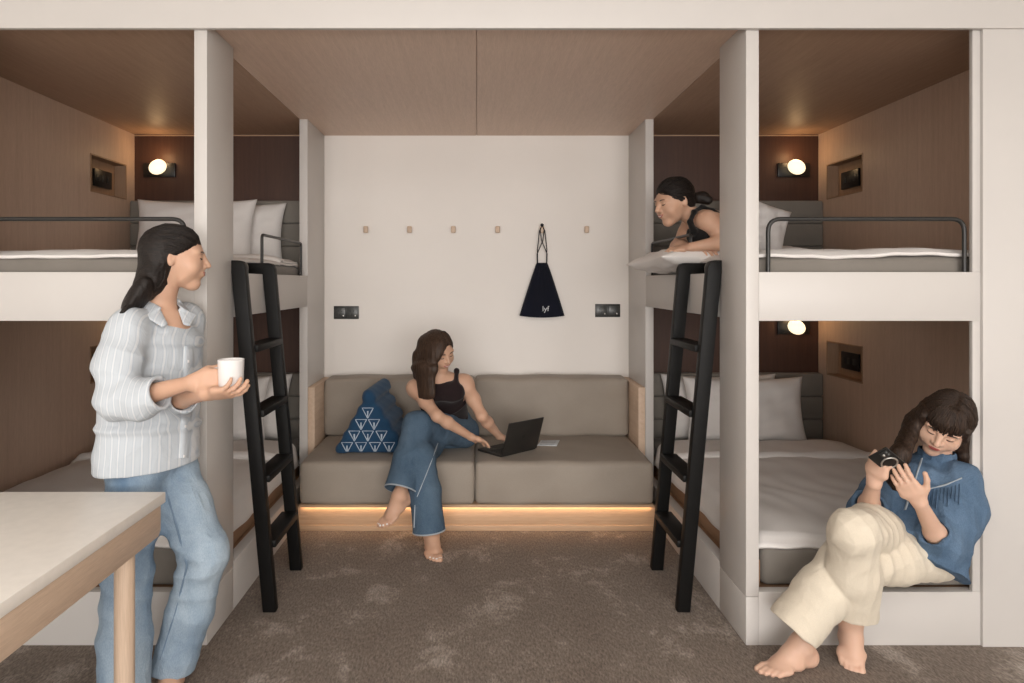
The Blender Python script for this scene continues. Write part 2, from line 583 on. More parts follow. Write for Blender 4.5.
def pillow(center, w, h, t, rot, label, seed=0, group='bed pillows', slump=0.0, matx=None):
    """plump pillow with pulled-out corners; local x width, z height, y thickness"""
    rs = np.random.RandomState(seed)
    ph = rs.rand(8) * 6.28
    n, m = 34, 26
    u = np.linspace(-1, 1, n)
    v = np.linspace(-1, 1, m)
    U, V = np.meshgrid(u, v, indexing='ij')
    pin = 1 - 0.10 * (1 - U ** 2) * np.abs(V) ** 3
    pin2 = 1 - 0.07 * (1 - V ** 2) * np.abs(U) ** 3
    x = U * w / 2 * pin2
    z = V * h / 2 * pin
    th = t / 2 * np.clip((1 - U ** 4), 0, 1) ** 0.6 * np.clip((1 - V ** 4), 0, 1) ** 0.6
    th = th * (1 - 0.12 * V) + 0.003
    wr = 0.004 * np.sin(9 * U + 5 * V + ph[0]) + 0.003 * np.sin(15 * V - 6 * U + ph[1]) + 0.002 * np.sin(25 * U + ph[2])
    edge = np.clip((1 - np.maximum(np.abs(U), np.abs(V))) * 5, 0, 1)
    A = np.stack([x, -th - wr * edge, z], -1)
    B = np.stack([x, th + wr * edge, z], -1)
    if slump:
        for P in (A, B):
            P[..., 1] += slump * (P[..., 2] / h) ** 2
    vs = np.concatenate([A.reshape(-1, 3), B.reshape(-1, 3)])
    idx = np.arange(n * m).reshape(n, m)
    q = np.stack([idx[:-1, :-1], idx[1:, :-1], idx[1:, 1:], idx[:-1, 1:]], -1).reshape(-1, 4)
    q2 = q[:, ::-1] + n * m
    ring = np.concatenate([idx[:, 0], idx[-1, 1:], idx[-2::-1, -1], idx[0, -2:0:-1]])
    r2 = np.roll(ring, -1)
    q3 = np.stack([ring, ring + n * m, r2 + n * m, r2], -1)
    R = np.array(Euler(rot).to_matrix())
    vs = vs @ R.T + np.array(center)
    o = link('pillow', fast_mesh('pillow', vs, np.concatenate([q, q2, q3])), M['linen'])
    bm = bmesh.new()
    bm.from_mesh(o.data)
    bmesh.ops.recalc_face_normals(bm, faces=bm.faces[:])
    bm.to_mesh(o.data)
    bm.free()
    return tag(o, label, 'pillow', group)


SAGR = (1.78, 2.72, 0.30, 0.26, 0.085)
mattress('mattress', -2.305, -1.125, 2.66, 4.50, 0.198, 0.365, 'grey mattress of the lower bed in the left bunk')
mattress('mattress', 1.125, 2.305, 2.66, 4.50, 0.198, 0.365, 'grey mattress of the lower right bed under the woman in denim', SAGR)
mattress('mattress', -2.305, -1.105, 2.652, 4.50, 1.30, 1.503, 'grey mattress of the upper bed in the left bunk')
mattress('mattress', 1.105, 2.305, 2.652, 4.50, 1.30, 1.503, 'grey mattress of the upper bed in the right bunk')
duvet(-2.300, -1.095, 2.655, 4.16, 0.405, 'white bed cover on the lower left bed behind the standing woman', 1, drop=0.04, aisle=0.078)
duvet(1.095, 2.300, 2.655, 4.16, 0.405, 'white bed cover on the lower right bed behind the seated woman', 2, (SAGR[0], SAGR[1], 0.3, 0.26, 0.105), drop=0.035, aisle=0.078)
duvet(-2.300, -1.10, 2.645, 4.16, 1.526, 'white bed cover on the upper left bed', 3, drop=0.014, wr=0.5)
duvet(1.10, 2.300, 2.645, 4.16, 1.531, 'white bed cover on the upper right bed', 4, drop=0.016, wr=0.9)

for sx, side in ((-1, 'left'), (1, 'right')):
    pillow((sx * 1.60, 4.44, 0.575), 0.76, 0.44, 0.13, (-0.16, 0, 0), 'white pillow on the lower %s bed, the rear one nearer the aisle' % side, 11 + sx)
    pillow((sx * 1.715, 4.31, 0.575), 0.77, 0.44, 0.14, (-0.20, 0, 0), 'white pillow on the lower %s bed, the front one' % side, 14 + sx)
pillow((-1.64, 4.44, 1.712), 0.76, 0.43, 0.13, (-0.16, 0, 0), 'white pillow on the upper left bed, the rear one nearer the aisle', 21)
pillow((-1.80, 4.31, 1.712), 0.77, 0.45, 0.14, (-0.20, 0, 0), 'white pillow on the upper left bed, the front one', 22)
pillow((1.70, 4.12, 1.738), 0.40, 0.36, 0.13, (-0.30, 0.35, 0), 'white pillow slumped over on the upper right bed', 23)
pillow((1.72, 4.22, 1.575), 0.72, 0.40, 0.09, (-1.50, 0, 0.05), 'white pillow lying flat at the head of the upper right bed', 24)


# ------------------------------------------------------------------ ladders
def ladder(sx, side):
    def X(v): return sx * v
    t = thing('bunk_ladder', (X(0.88), 3.085, 0), 'charcoal four-rung ladder hooked on the %s bunk' % side, 'ladder', 'bunk ladders')
    xb, xt, zt = 0.878, 1.010, 1.492
    rw = 0.056
    for y in (2.877, 3.293):
        # one side rail: leaning plank with a rounded hook over the bed rail, cut from a board
        k = (xt - xb) / zt
        o = rw / 2
        poly = [(X(xb - o), 0.0), (X(xb + o), 0.0), (X(xb + o + k * (ZU1 + 0.002)), ZU1 + 0.002), (X(1.115), ZU1 + 0.002), (X(1.115), zt)]
        cx, cz = xt - o - 0.002, zt
        poly += [(X(cx + 0.03), zt), (X(cx + 0.010), zt - 0.006), (X(cx), zt - 0.028)]
        if sx < 0: poly = poly[::-1]
        prism('side_rail', poly, 'y', y - 0.021, y + 0.021, M['charcoal'], t, 0.004)
    for z in (0.275, 0.555, 0.835, 1.115):
        xm = xb + (xt - xb) * z / zt
        prism('rung', [(X(xm - 0.040), z - 0.016), (X(xm + 0.042), z - 0.016), (X(xm + 0.042), z + 0.014), (X(xm - 0.040), z + 0.014)], 'y', 2.898, 3.272, M['charcoal'], t, 0.004)
    return t


ladder(-1, 'left')
ladder(1, 'right')

# ================================================================== sofa bench
XA = 0.958 * W
YS = 3.77
sofa = thing('sofa_bench', (0, 4.15, 0), 'built-in taupe leather sofa bench with lit oak plinth between the bunks', 'sofa')
box('plinth', (-W + 0.002, YS + 0.034, 0.0), (W - 0.002, YS + 0.07, 0.135), M['wood_oak_x'], sofa, 0.002)
box('plinth_foot', (-W + 0.002, YS + 0.024, 0.0), (W - 0.002, YS + 0.0335, 0.032), M['wood_oak_x'], sofa, 0.002)
box('bench_board', (-XA, YS + 0.012, 0.136), (XA, YB - 0.002, 0.152), M['wood_oak_x'], sofa, 0.002)
box('light_strip', (-XA + 0.01, YS + 0.020, 0.1345), (XA - 0.01, YS + 0.032, 0.1358), M['led'], sofa, 0)


def cushion(name, lo, hi, r, seed, nx=26, puff=0.008, wr=1.0):
    """upholstered block: rounded box with slightly puffed faces and soft creases"""
    bm = bmesh.new()
    add_box(bm, lo, hi, r, 5)
    rs = np.random.RandomState(seed)
    ph = rs.rand(8) * 6.28
    for ax in range(3):
        L = hi[ax] - lo[ax] - 2 * r
        es = [e for e in bm.edges if abs(e.verts[0].co[ax] - e.verts[1].co[ax]) > L * 0.9]
        bmesh.ops.subdivide_edges(bm, edges=es, cuts=max(3, int(L / 0.03)), use_grid_fill=True)
    bm.normal_update()
    c = [(a + b) / 2 for a, b in zip(lo, hi)]
    hs = [(b - a) / 2 for a, b in zip(lo, hi)]
    disp = []
    for v in bm.verts:
        q = [(v.co[i] - c[i]) / hs[i] for i in range(3)]
        n = v.normal
        k = sum(n[i] * n[i] * np.prod([max(0.0, 1 - q[j] ** 2) ** 0.5 for j in range(3) if j != i]) for i in range(3))
        x, y, z = v.co
        w = 0.0016 * math.sin(19 * x + 8 * z + ph[0]) + 0.0012 * math.sin(31 * z - 14 * x + ph[1]) + 0.001 * math.sin(27 * y + 17 * x + ph[2])
        disp.append((v, n * (puff * k + wr * w)))
    for v, d in disp:
        v.co += d
    return bm_obj(name, bm, M['sofa'], sofa, smooth=True)


cushion('seat_cushion', (-XA + 0.002, YS, 0.153), (-0.012, YB - 0.026, 0.392), 0.026, 1)
cushion('seat_cushion', (-0.008, YS, 0.153), (XA - 0.002, YB - 0.026, 0.392), 0.026, 2)
cushion('back_cushion', (-XA + 0.004, YB - 0.215, 0.398), (-0.012, YB - 0.026, 0.768), 0.022, 3, puff=0.012, wr=1.6)
cushion('back_cushion', (-0.008, YB - 0.215, 0.398), (XA - 0.004, YB - 0.026, 0.768), 0.022, 4, puff=0.012, wr=1.6)
for sx in (-1, 1):
    box('arm_board', (sx * (XA + 0.001), YQ + 0.002, 0.0), (sx * (W - 0.001), YB - 0.002, 0.752), M['wood_oak'], sofa, 0.002)

# ------------------------------------------------------------------ wall hooks, bag, sockets
hz = 1.757
for i, px in enumerate((366.5, 410, 453.5, 497.5, 541.5, 586)):
    x = (px - CX) * YB / FPX
    nth = ['first', 'second', 'third', 'fourth', 'fifth', 'sixth'][i]
    lab = '%s wooden wall peg from the left above the sofa' % nth if i != 4 else 'wooden wall peg that carries the navy drawstring bag'
    h = thing('wall_peg', (x, YB, hz), lab, 'wall peg', 'wall pegs above the sofa')
    bm = bmesh.new()
    tube_bm(bm, [(x, YB, hz), (x, YB - 0.028, hz + 0.002)], 0.010, 12)
    bm_obj('stem', bm, M['wood_oak_z'], h, True, 0.8)
    box('knob', (x - 0.0155, YB - 0.040, hz - 0.024), (x + 0.0155, YB - 0.026, hz + 0.022), M['wood_oak_z'], h, 0.006, 3)


def socket(px0, px1, py0, py1, label):
    a, b = at(px0, py1, YB), at(px1, py0, YB)
    s = thing('wall_socket', ((a[0] + b[0]) / 2, YB, a[2]), label, 'socket', 'double wall sockets')
    box('plate', (a[0], YB - 0.009, a[2]), (b[0], YB - 0.0002, b[2]), M['socket'], s, 0.003)
    w = (b[0] - a[0])
    for k in range(2):
        x0 = a[0] + w * (0.06 + 0.48 * k)
        f = box('face', (x0, YB - 0.012, a[2] + 0.012), (x0 + w * 0.40, YB - 0.009, b[2] - 0.012), M['socket_face'], s, 0.002)
        for hx, hzv in ((0.25, 0.62), (0.60, 0.62), (0.42, 0.35)):
            x = x0 + w * 0.40 * hx
            z = a[2] + (b[2] - a[2]) * hzv
            box('slot', (x, YB - 0.0125, z - 0.006), (x + 0.007, YB - 0.0119, z + 0.006), M['black'], f, 0)
        box('switch_dot', (x0 + w * 0.30, YB - 0.0135, a[2] + 0.018), (x0 + w * 0.345, YB - 0.0119, a[2] + 0.028), M['silver'], f, 0.001)
    return s


socket(334, 359, 306, 319, 'dark double socket on the white wall above the left end of the sofa')
socket(595, 620, 304, 317, 'dark double socket on the white wall above the right end of the sofa')

M['navy'] = fabric('navy_cotton', (0.0065, 0.008, 0.018), (0.005, 0.006, 0.012), 0.9, 700, 0.3)
M['cord'] = plain('black_cord', (0.006, 0.006, 0.010), 0.8)
M['print_white'] = plain('white_print', (0.62, 0.64, 0.66), 0.8)
bx = (541.5 - CX) * YB / FPX
bag = thing('drawstring_bag', (bx, YB - 0.02, 1.17), 'navy drawstring bag hanging from a wall peg', 'bag')
zt_, zb_ = at(0, 263, YB)[2], at(0, 315.5, YB)[2]
hw0, hw1 = 0.036, 0.153


def bagf(sgn):
    def fn(U, V):
        hw = hw0 + (hw1 - hw0) * (1 - V) ** 0.92
        x = (U * 2 - 1) * hw
        z = zb_ + (zt_ - zb_) * V - 0.012 * (1 - V) * (1 - (U * 2 - 1) ** 2)
        bulge = np.clip(1 - (U * 2 - 1) ** 4, 0, 1) ** 0.5 * (0.010 + 0.022 * np.sin(PI * np.clip(V * 0.85 + 0.1, 0, 1)))
        gather = 0.004 * V ** 3 * np.sin(U * 40) + 0.003 * (1 - V) * np.sin(U * 13 + 1)
        y = YB - 0.036 - sgn * (bulge + gather * np.clip(1 - (U * 2 - 1) ** 2, 0, 1))
        return np.stack([bx + 0.0 + x, y, z], -1)
    return fn


U_, V_ = np.meshgrid(np.linspace(0, 1, 44), np.linspace(0, 1, 30), indexing='ij')
PA, PB = bagf(1)(U_, V_).reshape(-1, 3), bagf(-1)(U_, V_).reshape(-1, 3)
idx = np.arange(44 * 30).reshape(44, 30)
q = np.stack([idx[:-1, :-1], idx[1:, :-1], idx[1:, 1:], idx[:-1, 1:]], -1).reshape(-1, 4)
link('bag_body', fast_mesh('bag_body', np.concatenate([PA, PB]), np.concatenate([q, q[:, ::-1] + 44 * 30])), M['navy'], bag)
pegp = Vector((bx, YB - 0.034, hz + 0.026))
for s in (-1, 1):
    tube('cord', [Vector((bx + s * 0.032, YB - 0.036, zt_ - 0.01)), Vector((bx + s * 0.034, YB - 0.045, zt_ + 0.06)), Vector((bx - s * 0.004, YB - 0.05, zt_ + 0.15)), Vector((bx - s * 0.014, YB - 0.048, hz - 0.005)), pegp], 0.0036, M['cord'], bag, 6)
    tube('cord', [Vector((bx + s * 0.030, YB - 0.036, zt_ - 0.01)), Vector((bx + s * 0.032, YB - 0.045, zt_ + 0.09)), Vector((bx + s * 0.018, YB - 0.045, hz - 0.01)), pegp], 0.0036, M['cord'], bag, 6)
bm = bmesh.new()
bmesh.ops.create_uvsphere(bm, u_segments=10, v_segments=8, radius=0.012)
bmesh.ops.translate(bm, verts=bm.verts, vec=pegp + Vector((0, -0.004, 0.002)))
bm_obj('knot', bm, M['cord'], bag, True)


def text_mesh(name, body, size, mat_, loc, parent, extrude=0.0006):
    cu = bpy.data.curves.new(name, 'FONT')
    cu.body = body
    cu.size = size
    cu.extrude = extrude
    cu.align_x = 'CENTER'
    to = bpy.data.objects.new(name, cu)
    COL.objects.link(to)
    dg = bpy.context.evaluated_depsgraph_get()
    me = bpy.data.meshes.new_from_object(to.evaluated_get(dg))
    bpy.data.objects.remove(to, do_unlink=True)
    me.transform(Matrix.Translation(loc) @ Matrix.Rotation(PI / 2, 4, 'X'))
    return link(name, me, mat_, parent)


lp = at(544.5, 311, YB)
text_mesh('printed_logo', 'lyf', 0.050, M['print_white'], (lp[0], YB - 0.074, lp[2] + 0.002), bag)

# ------------------------------------------------------------------ table
XT = -0.978
tb = thing('table', (-1.6, 1.3, 0), 'white-topped table with oak apron and round leg in the left foreground', 'table')
box('table_top', (-2.6, 0.30, 0.707), (XT, 2.125, 0.740), M['table_top'], tb, 0.003)
prism('apron', [(2.105, 0.7065), (2.105, 0.628), (2.090, 0.612), (0.32, 0.612), (0.32, 0.7065)], 'x', XT - 0.034, XT - 0.006, M['wood_oak'], tb, 0.002)
box('apron', (-2.58, 2.072, 0.612), (XT - 0.036, 2.100, 0.7065), M['wood_oak_x'], tb, 0.002)
lathe('leg', [(0.0, 0), (0.026, 0.0), (0.0275, 0.004), (0.0275, 0.6115), (0.0, 0.6115)], (-1.018, 1.952, 0), M['wood_oak_z'], tb)
lathe('leg', [(0.0, 0), (0.026, 0.0), (0.0275, 0.004), (0.0275, 0.6115), (0.0, 0.6115)], (-1.018, 0.48, 0), M['wood_oak_z'], tb)
lathe('leg', [(0.0, 0), (0.026, 0.0), (0.0275, 0.004), (0.0275, 0.6115), (0.0, 0.6115)], (-2.54, 1.952, 0), M['wood_oak_z'], tb)
lathe('leg', [(0.0, 0), (0.026, 0.0), (0.0275, 0.004), (0.0275, 0.6115), (0.0, 0.6115)], (-2.54, 0.48, 0), M['wood_oak_z'], tb)
# ================================================================== solid modelling for soft shapes
def nrm(v):
    v = np.asarray(v, float)
    return v / max(np.linalg.norm(v), 1e-9)


def smin(a, b, k):
    if k <= 0: return np.minimum(a, b)
    h = np.maximum(k - np.abs(a - b), 0) / k
    return np.minimum(a, b) - h * h * k * 0.25


class Field:
    """smooth union / difference of simple solids, turned into one continuous skin"""

    def __init__(s, h):
        s.h, s.ops = h, []

    def push(s, op, fn, lo, hi, k):
        s.ops.append((op, fn, np.asarray(lo, float), np.asarray(hi, float), k))

    # ---- solids
    def cone(s, a, b, ra, rb, k=0.02, op=0):
        a, b = np.asarray(a, float), np.asarray(b, float)
        ab = b - a
        L2 = max(float(ab @ ab), 1e-12)

        def fn(X, Y, Z):
            x, y, z = X - a[0], Y - a[1], Z - a[2]
            t = np.clip((x * ab[0] + y * ab[1] + z * ab[2]) / L2, 0, 1)
            return np.sqrt((x - t * ab[0]) ** 2 + (y - t * ab[1]) ** 2 + (z - t * ab[2]) ** 2) - (ra + (rb - ra) * t)
        s.push(op, fn, np.minimum(a - ra, b - rb), np.maximum(a + ra, b + rb), k)

    def tube(s, pts, rs, k=0.02, op=0, k0=None):
        for i in range(len(pts) - 1):
            s.cone(pts[i], pts[i + 1], rs[i], rs[i + 1], (k0 if (k0 is not None and i == 0) else k), op)

    def eseg(s, a, b, u, r0, r1, k=0.02, op=0, endr=None):
        a, b = np.asarray(a, float), np.asarray(b, float)
        L = np.linalg.norm(b - a)
        w = (b - a) / L
        u = np.asarray(u, float)
        u = nrm(u - w * (u @ w))
        v = np.cross(w, u)
        m = min(r0[0], r0[1], r1[0], r1[1])
        e_ = endr or m

        def fn(X, Y, Z):
            x, y, z = X - a[0], Y - a[1], Z - a[2]
            q = x * w[0] + y * w[1] + z * w[2]
            t = np.clip(q / L, 0, 1)
            e = q - t * L
            ru = r0[0] + (r1[0] - r0[0]) * t
            rv = r0[1] + (r1[1] - r0[1]) * t
            qu = x * u[0] + y * u[1] + z * u[2]
            qv = x * v[0] + y * v[1] + z * v[2]
            n = np.sqrt((qu / ru) ** 2 + (qv / rv) ** 2 + (e / e_) ** 2)
            return (n - 1) * np.minimum(ru, rv)
        R = max(r0[0], r0[1], r1[0], r1[1], e_)
        s.push(op, fn, np.minimum(a, b) - R, np.maximum(a, b) + R, k)

    def etube(s, pts, u, rus, rvs, k=0.03, op=0, endr=None):
        us = u if isinstance(u, list) else [u] * len(pts)
        for i in range(len(pts) - 1):
            s.eseg(pts[i], pts[i + 1], nrm(np.asarray(us[i]) + np.asarray(us[i + 1])), (rus[i], rvs[i]), (rus[i + 1], rvs[i + 1]), k, op, endr)

    def ball(s, c, r, k=0.02, op=0):
        s.cone(c, np.asarray(c, float) + 1e-5, r, r, k, op)

    def ell(s, c, axes, r, k=0.02, op=0):
        c = np.asarray(c, float)
        A = [nrm(a) for a in axes]

        def fn(X, Y, Z):
            x, y, z = X - c[0], Y - c[1], Z - c[2]
            p = [x * a[0] + y * a[1] + z * a[2] for a in A]
            k0 = np.sqrt((p[0] / r[0]) ** 2 + (p[1] / r[1]) ** 2 + (p[2] / r[2]) ** 2)
            k1 = np.sqrt((p[0] / r[0] ** 2) ** 2 + (p[1] / r[1] ** 2) ** 2 + (p[2] / r[2] ** 2) ** 2) + 1e-6
            return k0 * (k0 - 1) / k1
        R = np.array([math.sqrt(sum((A[j][i] * r[j]) ** 2 for j in range(3))) for i in range(3)])
        s.push(op, fn, c - R, c + R, k)

    def cut(s, p, n, R, k=0.004):
        """remove what lies within R of p on the side n points to"""
        p, n = np.asarray(p, float), nrm(n)

        def fn(X, Y, Z):
            x, y, z = X - p[0], Y - p[1], Z - p[2]
            return np.maximum(np.sqrt(x * x + y * y + z * z) - R, -(x * n[0] + y * n[1] + z * n[2]))
        s.push(1, fn, p - R, p + R, k)

    def cut2(s, p1, n1, p2, n2, R, k=0.006):
        """remove what lies on the far side of both planes within R of p1"""
        p1, n1, p2, n2 = np.asarray(p1, float), nrm(n1), np.asarray(p2, float), nrm(n2)

        def fn(X, Y, Z):
            x, y, z = X - p1[0], Y - p1[1], Z - p1[2]
            d = np.maximum(np.sqrt(x * x + y * y + z * z) - R, -(x * n1[0] + y * n1[1] + z * n1[2]))
            d2 = -((X - p2[0]) * n2[0] + (Y - p2[1]) * n2[1] + (Z - p2[2]) * n2[2])
            return -smin(-d, -d2, 0.03)
        s.push(1, fn, p1 - R, p1 + R, k)

    def planes(s, pts_n, lo, hi, round_=0.03, k=0.01):
        """rounded convex block: intersection of half spaces (point, outward normal)"""
        pl = [(np.asarray(p, float), nrm(n)) for p, n in pts_n]

        def fn(X, Y, Z):
            g = None
            for p, n in pl:
                d = (X - p[0]) * n[0] + (Y - p[1]) * n[1] + (Z - p[2]) * n[2]
                g = d if g is None else -smin(-g, -d, round_)
            return g
        s.push(0, fn, lo, hi, k)

    def group(s, sub, k=0.012):
        """a solid worked out on its own (with its own cuts) and then joined"""
        ops = list(sub.ops)

        def fn(X, Y, Z):
            g = None
            for op, f_, lo, hi, kk in ops:
                d = f_(X, Y, Z)
                g = d if g is None else (smin(g, d, kk) if op == 0 else -smin(-g, d, kk))
            return g
        adds = [o for o in ops if o[0] == 0]
        s.push(0, fn, np.min([o[2] for o in adds], 0), np.max([o[3] for o in adds], 0), k)

    # ---- evaluation
    def eval(s, P):
        P = np.asarray(P, float)
        X, Y, Z = P[:, 0], P[:, 1], P[:, 2]
        g = np.full(len(P), 0.5)
        for op, fn, lo, hi, k in s.ops:
            d = fn(X, Y, Z)
            g = smin(g, d, k) if op == 0 else -smin(-g, d, k)
        return g

    def mesh(s, name, wrinkle=None, pad=0.04):
        h = s.h
        adds = [o for o in s.ops if o[0] == 0]
        lo = np.min([o[2] for o in adds], 0) - pad
        hi = np.max([o[3] for o in adds], 0) + pad
        n = np.ceil((hi - lo) / h).astype(int) + 1
        G = np.full(n, 0.3, np.float32)
        ax = [(lo[i] + h * np.arange(n[i])).astype(np.float32) for i in range(3)]
        for op, fn, l, u, k in s.ops:
            i0 = np.maximum(np.floor((l - lo - k - 2 * h - 0.02) / h).astype(int), 0)
            i1 = np.minimum(np.ceil((u - lo + k + 2 * h + 0.02) / h).astype(int) + 1, n)
            if np.any(i1 <= i0): continue
            sl = tuple(slice(a, b) for a, b in zip(i0, i1))
            d = fn(ax[0][sl[0]][:, None, None], ax[1][sl[1]][None, :, None], ax[2][sl[2]][None, None, :])
            G[sl] = smin(G[sl], d, k) if op == 0 else -smin(-G[sl], d, k)
        ins = G < 0
        c = [ins[dx:n[0] - 1 + dx, dy:n[1] - 1 + dy, dz:n[2] - 1 + dz] for dx in (0, 1) for dy in (0, 1) for dz in (0, 1)]
        any_, all_ = c[0].copy(), c[0].copy()
        for q in c[1:]:
            any_ |= q
            all_ &= q
        act = any_ & ~all_
        I = np.argwhere(act)
        idm = np.full(act.shape, -1, np.int32)
        idm[act] = np.arange(len(I), dtype=np.int32)
        corner = [(dx, dy, dz) for dx in (0, 1) for dy in (0, 1) for dz in (0, 1)]
        val = np.stack([G[I[:, 0] + a, I[:, 1] + b, I[:, 2] + d] for a, b, d in corner], 1)
        acc = np.zeros((len(I), 3))
        cnt = np.zeros(len(I))
        for i in range(8):
            for j in range(i + 1, 8):
                df = [corner[j][m] - corner[i][m] for m in range(3)]
                if sum(abs(q) for q in df) != 1: continue
                va, vb = val[:, i], val[:, j]
                x = (va < 0) != (vb < 0)
                t = np.where(x, va / np.where(x, va - vb, 1), 0)
                p = np.array(corner[i])[None, :] + t[:, None] * np.array(df)[None, :]
                acc += np.where(x[:, None], p, 0)
                cnt += x
        V = lo + h * (I + acc / cnt[:, None])
        quads = []
        for a in range(3):
            b, d = (a + 1) % 3, (a + 2) % 3
            s0 = [slice(None)] * 3
            s1 = [slice(None)] * 3
            s0[a] = slice(0, n[a] - 1)
            s1[a] = slice(1, n[a])
            A, B = ins[tuple(s0)], ins[tuple(s1)]
            E = np.argwhere(A != B)
            E = E[(E[:, b] > 0) & (E[:, d] > 0) & (E[:, b] < n[b] - 1) & (E[:, d] < n[d] - 1)]
            sg = A[E[:, 0], E[:, 1], E[:, 2]]

            def cell(ob, od):
                C = E.copy()
                C[:, b] += ob
                C[:, d] += od
                return idm[C[:, 0], C[:, 1], C[:, 2]]
            q = np.stack([cell(-1, -1), cell(0, -1), cell(0, 0), cell(-1, 0)], 1)
            q[~sg] = q[~sg][:, ::-1]
            quads.append(q)
        Q = np.concatenate(quads)
        N = vert_normals(V, Q)
        if wrinkle is not None:
            V = V + N * wrinkle(V, N)[:, None]
        return fast_mesh(name, V, Q)


def vert_normals(V, Q):
    fn = np.cross(V[Q[:, 2]] - V[Q[:, 0]], V[Q[:, 3]] - V[Q[:, 1]])
    N = np.zeros_like(V)
    for i in range(4):
        for c in range(3):
            N[:, c] += np.bincount(Q[:, i], fn[:, c], minlength=len(V))
    return N / (np.linalg.norm(N, axis=1, keepdims=True) + 1e-12)


class Frame:
    """local axes: x = the person's left, y = forward, z = up"""

    def __init__(s, o, fwd, up, sc=1.0):
        s.o = np.asarray(o, float)
        s.F = nrm(fwd)
        up = np.asarray(up, float)
        s.U = nrm(up - s.F * (up @ s.F))
        s.L = np.cross(s.U, s.F)
        s.sc = sc

    def p(s, x, y, z):
        return s.o + s.sc * (x * s.L + y * s.F + z * s.U)

    def d(s, x, y, z):
        return nrm(x * s.L + y * s.F + z * s.U)

    def loc(s, P):
        q = (np.asarray(P) - s.o) / s.sc
        return np.stack([q @ s.L, q @ s.F, q @ s.U], -1)


# ================================================================== human building blocks
def head(F, H, neck_to, rn=0.047, smile=1.0):
    c = H.sc
    A = (H.L, H.F, H.U)
    F.ell(H.p(0, -0.014, 0.034), A, (0.073 * c, 0.094 * c, 0.083 * c), 0.01)
    F.ell(H.p(0, 0.026, -0.022), A, (0.0635 * c, 0.066 * c, 0.078 * c), 0.04 * c)
    F.eseg(H.p(0, 0.036, -0.070), H.p(0, 0.050, -0.088), H.L, (0.046 * c, 0.032 * c), (0.023 * c, 0.021 * c), 0.032 * c)
    F.ell(H.p(0, 0.064, -0.094), A, (0.021 * c, 0.018 * c, 0.017 * c), 0.025 * c)
    for s in (-1, 1):
        F.ell(H.p(s * 0.040, 0.056, -0.030), A, (0.026 * c, 0.024 * c, 0.024 * c), 0.03 * c)
        F.ell(H.p(s * 0.030, 0.070, 0.026), A, (0.026 * c, 0.016 * c, 0.010 * c), 0.02 * c)
        F.ell(H.p(s * 0.032, 0.098, 0.008), A, (0.018 * c, 0.016 * c, 0.009 * c), 0.012 * c, 1)
        F.ell(H.p(s * 0.031, 0.077, 0.006), A, (0.015 * c, 0.012 * c, 0.0105 * c), 0.004 * c)
    F.cone(H.p(0, 0.089, 0.014), H.p(0, 0.109, -0.021), 0.0078 * c, 0.0105 * c, 0.013 * c)
    for s in (-1, 1):
        F.ball(H.p(s * 0.0118, 0.096, -0.025), 0.0085 * c, 0.008 * c)
    F.ell(H.p(0, 0.083, -0.050), A, (0.026 * c, 0.012 * c, 0.016 * c), 0.018 * c)
    F.eseg(H.p(-0.017, 0.090, -0.0475), H.p(0.017, 0.090, -0.0475), H.F, (0.0075 * c, 0.0042 * c), (0.0075 * c, 0.0042 * c), 0.006 * c)
    F.eseg(H.p(-0.014, 0.0895, -0.0575), H.p(0.014, 0.0895, -0.0575), H.F, (0.0075 * c, 0.0052 * c), (0.0075 * c, 0.0052 * c), 0.006 * c)
    for s in (-1, 1):
        ex = (nrm(H.L * s + H.F * 0.45), nrm(H.F - H.L * s * 0.45), nrm(H.U - H.F * 0.2))
        F.ell(H.p(s * 0.074, -0.012, -0.004), ex, (0.0075 * c, 0.0145 * c, 0.028 * c), 0.006 * c)
        F.ell(H.p(s * 0.083, -0.007, 0.002), ex, (0.006 * c, 0.007 * c, 0.015 * c), 0.004 * c, 1)
    n0 = H.p(0, -0.034, -0.045)
    F.tube([n0, n0 * 0.5 + np.asarray(neck_to) * 0.5, neck_to], [0.048 * c, rn * 0.96, rn * 1.10], 0.018)


